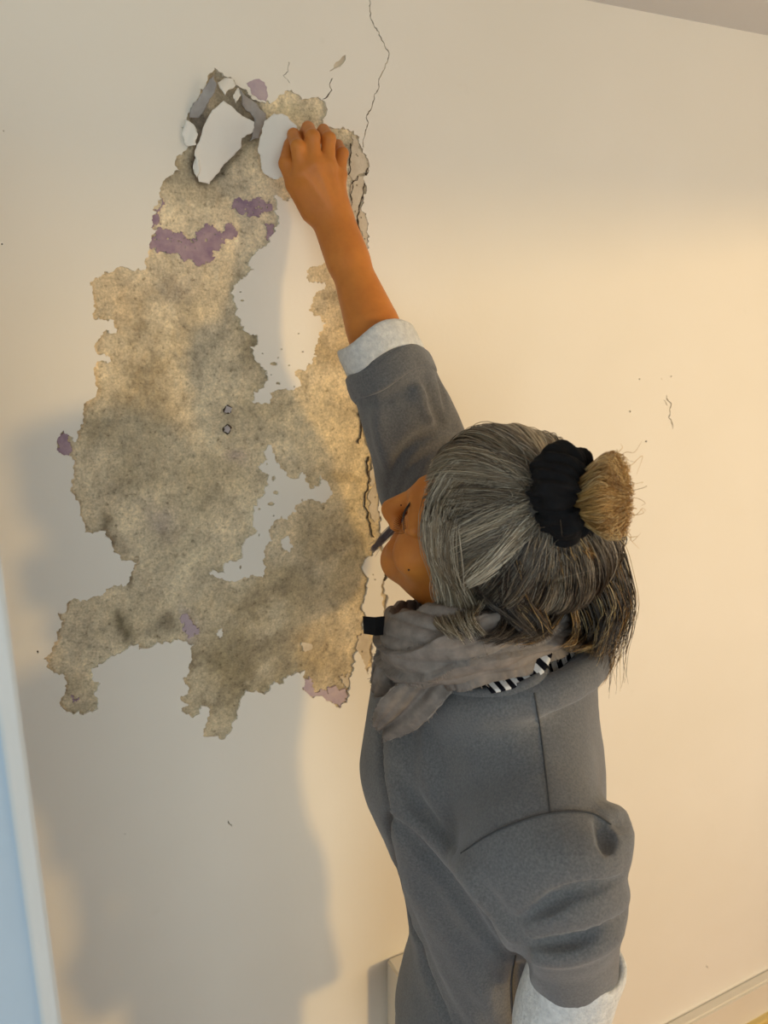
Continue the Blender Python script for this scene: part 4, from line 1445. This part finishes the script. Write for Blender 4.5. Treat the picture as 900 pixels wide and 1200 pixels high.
# A: combed back from the hairline into the tie
HLINE = spline([(-0.95, -0.35, -0.30), (-0.98, 0.30, -0.20), (-0.72, 0.66, 0.12), (-0.40, 0.88, 0.26), (0.0, 0.95, 0.32), (0.40, 0.88, 0.26), (0.70, 0.68, 0.10), (0.96, 0.32, -0.22),
                (1.0, -0.05, -0.26), (0.92, -0.45, -0.30), (0.62, -0.85, -0.28), (0.30, -1.0, -0.22), (-0.15, -1.0, -0.15), (-0.60, -0.85, -0.20)], 400)
nA_ = 10400
for i in range(nA_):
    s = hr.uniform(0, 1)
    fr_ = HLINE[int(s * 399)]
    lo_ = hr.uniform(0, 1) ** 1.7 * 0.6            # how far behind the hairline the strand starts
    d0 = _n(_n(fr_) * (1 - lo_) + TIE_D * lo_)
    lock = math.floor(s * 46)
    lk = math.sin(lock * 12.9898) * 43758.5453 % 1.0
    puff = 0.010 + 0.006 * lk
    off = 0.005 + hr.uniform(0, 0.006) + puff * np.sin(np.linspace(0.25 if fr_[1] > 0.2 else 0.0, math.pi, N)) ** 1.5 * hr.uniform(0.5, 1)
    off[-2:] += 0.003
    sidew = abs(fr_[0])
    bow = np.array([0.05 * fr_[0], 0.05, -0.20 * sidew * (0.4 + 0.6 * lk)]) + hr.normal(0, 0.010, 3)
    p = slerp_path(d0, TIE_D + hr.normal(0, 0.06, 3) + 0.05 * np.array([math.cos(lock), math.sin(lock), 0]), N, off, bow)
    p += np.sin(np.linspace(0, 5, N) + lock * 1.7)[:, None] * 0.0018 * np.array([math.cos(lock), math.sin(lock * 2), 0.6])
    paths.append(p)
    dark = 0.16 + 0.62 * max(0.0, s - 0.54) / 0.46 + 0.22 * (lk > 0.62)
    lc = (GREY if (lk * 7.3) % 1.0 > dark else DARK)[int(lk * 977) % 5]      # lock colour with strand variation
    sc_ = pick(DARK) if hr.uniform() < dark else pick(GREY, [0.26, 0.24, 0.16, 0.14, 0.10, 0.10])
    cols.append((0.58 * lc + 0.42 * sc_) * (0.75 + 0.5 * ((lk * 31.7) % 1.0)))
    rad.append(hr.uniform(0.00026, 0.00048))
# strands that hang under gravity, sliding over the skull, scarf and shoulders
GRAV = HM.T @ np.array([0, 0, -1.0])


def hang(p0, v0, length, n, off, wave, wphase, curl, stiff=0.72):
    P, v = p0.copy(), v0 / np.linalg.norm(v0, axis=1)[:, None]
    out = [P.copy()]
    ds = (length / (n - 1))[:, None]
    for k in range(1, n):
        t = k / (n - 1)
        v = stiff * v + (1 - stiff) * (GRAV[None] + curl * max(0, t - 0.55) * 4)
        v /= np.linalg.norm(v, axis=1)[:, None]
        P = P + v * ds
        q_ = P - EC
        k0 = np.linalg.norm(q_ / (ER + off[:, None]), axis=1)
        ins = k0 < 1
        P[ins] = EC + q_[ins] / k0[ins][:, None]
        W = HC_ + P @ HM.T
        for fld, gap in ((sc_soft, 0.003), (coat_soft, 0.004)):
            d = fld(W)
            bad = d < gap
            if bad.any():
                e = 0.002
                g_ = np.column_stack([fld(W[bad] + e * np.eye(3)[i]) - d[bad] for i in range(3)]) / e
                g_ /= np.linalg.norm(g_, axis=1)[:, None] + 1e-9
                W[bad] += g_ * (gap - d[bad])[:, None]
        P = (W - HC_) @ HM
        out.append(P.copy())
    Q_ = np.stack(out, 1)
    tt = np.linspace(0, 1, n)[None, :, None]
    return Q_ + wave[:, None, :] * np.sin(tt * 9 + wphase[:, None, None]) * tt


# B: swept fringe that crosses the temple, then slips past the ear
nBk = 1300
a = hr.uniform(0, 1, nBk) ** 0.7 + np.where(hr.uniform(0, 1, nBk) < 0.25, hr.normal(0, 0.12, nBk), 0)
a = np.clip(a, -0.12, 1)
sd = np.where(np.arange(nBk) < 1100, 1.0, -1.0)
lockB = np.floor(a * 14)
offB = 0.010 + hr.uniform(0, 0.008, nBk)
n1_ = 8
seg = []
for i in range(nBk):
    s, x = sd[i], a[i]
    cd_ = np.array([(s * (0.05 + 0.20 * x), 0.62 - 0.30 * x, 0.80), (s * (0.42 + 0.16 * x), 0.80 - 0.30 * x, 0.52), (s * (0.68 + 0.10 * x), 0.70 - 0.38 * x, 0.16), (s * (0.86 + 0.04 * x), 0.52 - 0.42 * x, -0.16)])
    cd_ += hr.normal(0, 0.032, cd_.shape) + 0.05 * np.array([0, math.sin(lockB[i] * 3), math.cos(lockB[i] * 5)])
    seg.append(surf(spline(cd_, n1_), offB[i] + 0.005 * np.sin(np.linspace(0, math.pi, n1_))))
seg = np.array(seg)
wv = np.column_stack([0.003 * np.cos(lockB * 2), 0.006 * np.cos(lockB * 3.1), 0.001 * np.sin(lockB)])
cu = (HM.T @ np.array([0.6, -0.3, 0.1]))[None] * hr.uniform(-0.2, 1.0, (nBk, 1))
B_ = hang(seg[:, -1], seg[:, -1] - seg[:, -2], hr.uniform(0.06, 0.15, nBk), N - n1_ + 1, offB, wv, lockB * 1.3, cu, 0.80)
B_ = np.concatenate([seg[:, :-1], B_], 1)
for i in range(nBk):
    lb = (math.sin(lockB[i] * 78.233) * 43758.5453) % 1.0
    paths.append(B_[i]); cols.append(0.5 * GREY[int(lb * 6)] * (0.6 + 0.5 * lb) + 0.5 * (pick(DARK) if hr.uniform() < 0.3 else pick(GREY, [0.26, 0.18, 0.22, 0.08, 0.16, 0.10]))); rad.append(hr.uniform(0.00026, 0.00048))
# C: loose hair under the top knot, falling over the nape to the shoulders
nCk = 2600
u_ = hr.uniform(-1, 0.12, nCk)
w_ = hr.uniform(0, 1, nCk)
d0 = np.column_stack([0.95 * np.sin(u_ * 1.75), -0.95 * np.cos(u_ * 1.75) + 0.05, 0.22 - 0.55 * w_ - 0.15 * np.abs(u_)])
d0 /= np.linalg.norm(d0, axis=1)[:, None]
offC = 0.010 + hr.uniform(0, 0.013, nCk)
lockC = np.floor(u_ * 16)
v0 = d0 * 0.30 + GRAV[None] * 0.6 + np.array([0, -0.25, 0])[None] + hr.normal(0, 0.04, (nCk, 3)) + 0.22 * np.column_stack([np.sin(lockC * 5.1), np.cos(lockC * 3.7), np.zeros(nCk)])
wv = np.column_stack([0.007 * np.cos(lockC * 2), 0.007 * np.sin(lockC * 1.1), 0.002 * np.sin(lockC)])
inw = (HM.T @ np.array([-1.0, 0.1, 0.15]))[None] * (1.1 + 0.7 * np.sin(lockC * 2.3) + hr.normal(0, 0.2, nCk))[:, None]
C_p = hang(surf(d0, offC), v0, hr.uniform(0.6, 1.0, nCk) * np.where(u_ > -0.05, 0.090 - 0.040 * np.clip(u_, 0, 1), 0.138), N, offC, wv, lockC * 1.7, inw, 0.80)
for i in range(nCk):
    paths.append(C_p[i])
    gold = 0.16 + 0.30 * max(0.0, 0.5 - abs(u_[i] + 0.2))
    cols.append(pick(GOLD) * 0.75 if hr.uniform() < gold else pick(DARK, [0.24, 0.28, 0.22, 0.14, 0.12])); rad.append(hr.uniform(0.00026, 0.00048))
# guide locks on her near side: nape curls and the long lock that swings out behind
def lay(pts_, gap, fallY):
    P_ = np.array([at(x, y, fallY) for x, y in pts_])
    dist = np.full(len(P_), 9.0)
    for fld in (cap, sc_soft, coat_soft):
        C2, ok_ = fld.cast_many(pts_)
        dd = np.where(ok_, np.linalg.norm(C2 - CAM, axis=1), 9.0)
        P_[dd < dist] = C2[dd < dist]
        dist = np.minimum(dist, dd)
    v_ = CAM - P_
    return P_ + v_ / np.linalg.norm(v_, axis=1)[:, None] * gap


LOCKS = [  # two edge guides (picture points), strands, gap, palette mix (dark, gold), fallback depth
    ([(676, 628), (700, 660), (716, 700), (720, 735), (704, 758), (684, 764)], [(652, 640), (662, 672), (670, 706), (672, 735), (664, 752), (652, 758)], 1300, 0.006, 0.50, -0.375),
    ([(676, 640), (672, 680), (660, 718), (640, 746), (612, 756)], [(592, 655), (592, 690), (588, 718), (576, 740), (552, 752)], 1700, 0.007, 0.08, -0.42),
    ([(610, 655), (622, 690), (640, 722), (650, 748)], [(556, 690), (580, 712), (606, 734), (630, 752)], 1200, 0.009, 0.10, -0.42),
    ([(575, 668), (566, 700), (560, 726), (574, 750)], [(508, 655), (504, 690), (506, 724), (530, 752)], 1100, 0.008, -1.0, -0.44)]
for g1_, g2_, ns, gap, gold, fy in LOCKS:
    E1 = lay(g1_, gap, fy)
    E2 = lay(g2_, gap, fy)
    for i in range(ns):
        w = hr.uniform(0, 1)
        lk = math.floor(w * 11)
        base_ = E1 * (1 - w) + E2 * w
        nG = len(base_)
        tt = np.linspace(0, 1, nG)[:, None]
        push = (CAM - base_) / np.linalg.norm(CAM - base_, axis=1)[:, None]
        ctl = base_ + push * (hr.normal(0, 0.004) + 0.004 * math.sin(lk * 2.1)) + hr.normal(0, 0.0016, (nG, 3)) + 0.0035 * np.sin(tt * 6 + lk * 1.9) * np.array([[math.cos(lk), 0.2, math.sin(lk * 1.3)]])
        sp_ = spline(ctl, 40)
        e0, e1 = int(hr.uniform(0, 8)), int(hr.uniform(30, 40))
        sp_ = spline(sp_[np.linspace(e0, e1 - 1, 8).astype(int)], N)
        paths.append((sp_ - HC_) @ HM)
        if gold < 0:
            cc_ = pick(DARK) if hr.uniform() < 0.25 else pick(GREY)
        else:
            cc_ = pick(GOLD) * 0.8 if hr.uniform() < gold * (0.5 + 1.0 * (w < 0.4)) else pick(DARK, [0.28, 0.28, 0.20, 0.14, 0.10])
        cols.append(cc_)
        rad.append(hr.uniform(0.00026, 0.00046))
# D: the short tail behind the scrunchie
bx = _n(np.cross(BUN, (0, 0, 1)))
bz = np.cross(bx, BUN)
T0 = TIE + BUN * 0.012
for i in range(2000):
    a = hr.uniform(0, 2 * math.pi)
    r_ = math.sqrt(hr.uniform())
    L = hr.uniform(0.048, 0.057)
    e = bx * math.cos(a) + bz * math.sin(a)
    tw = e * math.cos(0.2) + np.cross(BUN, e) * math.sin(0.2)
    pth = [T0 + e * r_ * 0.012, T0 + BUN * L * 0.40 + e * (0.006 + r_ * 0.020), T0 + BUN * L * 0.80 + tw * (0.006 + r_ * 0.034), T0 + BUN * L * (1.06 - 0.16 * r_) + tw * r_ * 0.036, T0 + BUN * L * (0.98 - 0.2 * r_) + tw * r_ * 0.022 - bz * 0.004]
    if hr.uniform() < 0.78:
        pth = pth[:4]
    paths.append(spline(np.array(pth) + hr.normal(0, 0.0010, (len(pth), 3)), N))
    lg = GOLD[int(math.floor(a * 2.2)) % 5]
    cols.append(0.4 * lg + 0.6 * pick(GOLD, [0.30, 0.30, 0.14, 0.16, 0.10]))
    rad.append(hr.uniform(0.00028, 0.0005))
# E: flyaway wisps
for i in range(130):
    d0 = _n((hr.uniform(-0.9, 0.9), hr.uniform(-0.9, 0.5), hr.uniform(0.0, 1)))
    p0_ = surf(d0[None], np.array([0.010]))[0]
    g_ = _n(TIE - p0_) * 0.02
    paths.append(spline([p0_, p0_ + d0 * 0.010 + g_, p0_ + d0 * hr.uniform(0.010, 0.022) + g_ * 2 + hr.normal(0, 0.006, 3), p0_ + d0 * hr.uniform(0.006, 0.026) + g_ * 3 + hr.normal(0, 0.010, 3)], N))
    cols.append(pick(GREY)); rad.append(0.00028)
for i in range(26):
    a = hr.uniform(0, 2 * math.pi)
    e = bx * math.cos(a) + bz * math.sin(a)
    q0 = T0 + BUN * 0.036 + e * 0.026
    paths.append(spline([q0, q0 + BUN * 0.014 + e * 0.014, q0 + BUN * 0.020 + e * hr.uniform(0.01, 0.026) + hr.normal(0, 0.003, 3), q0 + BUN * 0.022 + e * hr.uniform(0.0, 0.03) + hr.normal(0, 0.004, 3)], N))
    cols.append(pick(GOLD)); rad.append(0.00028)
# F: far-side lock swinging out past the nose
w2l = lambda w: (np.asarray(w) - HC_) @ HM
for i in range(140):
    k = hr.normal(0, 0.0024, (4, 3))
    paths.append(spline(np.array([(-0.062, 0.050, 0.03), (-0.064, 0.080, -0.03), w2l(at(458, 622, -0.235)), w2l(at(437, 644, -0.240))]) + k, N))
    cols.append(np.array(srgb(140, 132, 136)[:3]) * hr.uniform(0.8, 1.2)); rad.append(0.0005)
paths = HC_ + np.asarray(paths) @ HM.T
so_ = tubes('hair_strands', paths, rad, M['hair'], hair_o, 3, cols, 0.3)
tag(so_, kind='stuff')

# scrunchie: ruffled black cloth ring round the tie
sr = Field()
cR = H(TIE + BUN * 0.010)
ex_, ez_ = HM @ bx, HM @ bz
eb = HM @ BUN
nR = 72
for lay, (rm, of, rr) in enumerate(((0.027, -0.007, 0.0110), (0.030, 0.002, 0.0120), (0.027, 0.009, 0.0095))):
    P = []
    for k in range(nR + 1):
        t = 2 * math.pi * k / nR
        w = 0.0038 * math.sin(5 * t + lay * 1.9) + 0.0016 * math.sin(11 * t + lay)
        P.append(cR + ex_ * (rm + w) * math.cos(t) + ez_ * (rm + w) * 1.22 * math.sin(t) + eb * (of + 0.005 * math.sin(7 * t + lay * 2)))
    sr.chain(P, rr * (1 + 0.10 * np.sin(np.arange(nR + 1) * 0.7 + lay)), 0.005)
rv, rq = sr.mesh(0.0022)
lc_ = (rv - cR)
th_ = np.arctan2(lc_ @ ez_, lc_ @ ex_)
rv = rv + tri_normals(rv, rq) * (0.0016 * np.sin(17 * th_ + 60 * (lc_ @ eb)) + 0.0012 * np.sin(29 * th_ - 90 * (lc_ @ eb)) + 0.001 * fbm(rv, 60, 2, 4))[:, None]
mesh_obj('scrunchie', rv, rq, M['black'], person)

# paint flake pinched in the fingers
fl = flake('paint_flake', [(305, 160), (310, 142), (322, 133), (338, 137), (348, 148), (350, 160), (344, 170), (340, 180), (339, 192), (336, 205), (320, 210), (306, 197), (302, 175)],
           lambda u, v: 0.012 + 0.024 * u + 0.006 * (1 - v), M['flake'], None, 9)
tag(fl, 'rounded white paint flake pinched off the wall between thumb and fingers', 'paint flake')
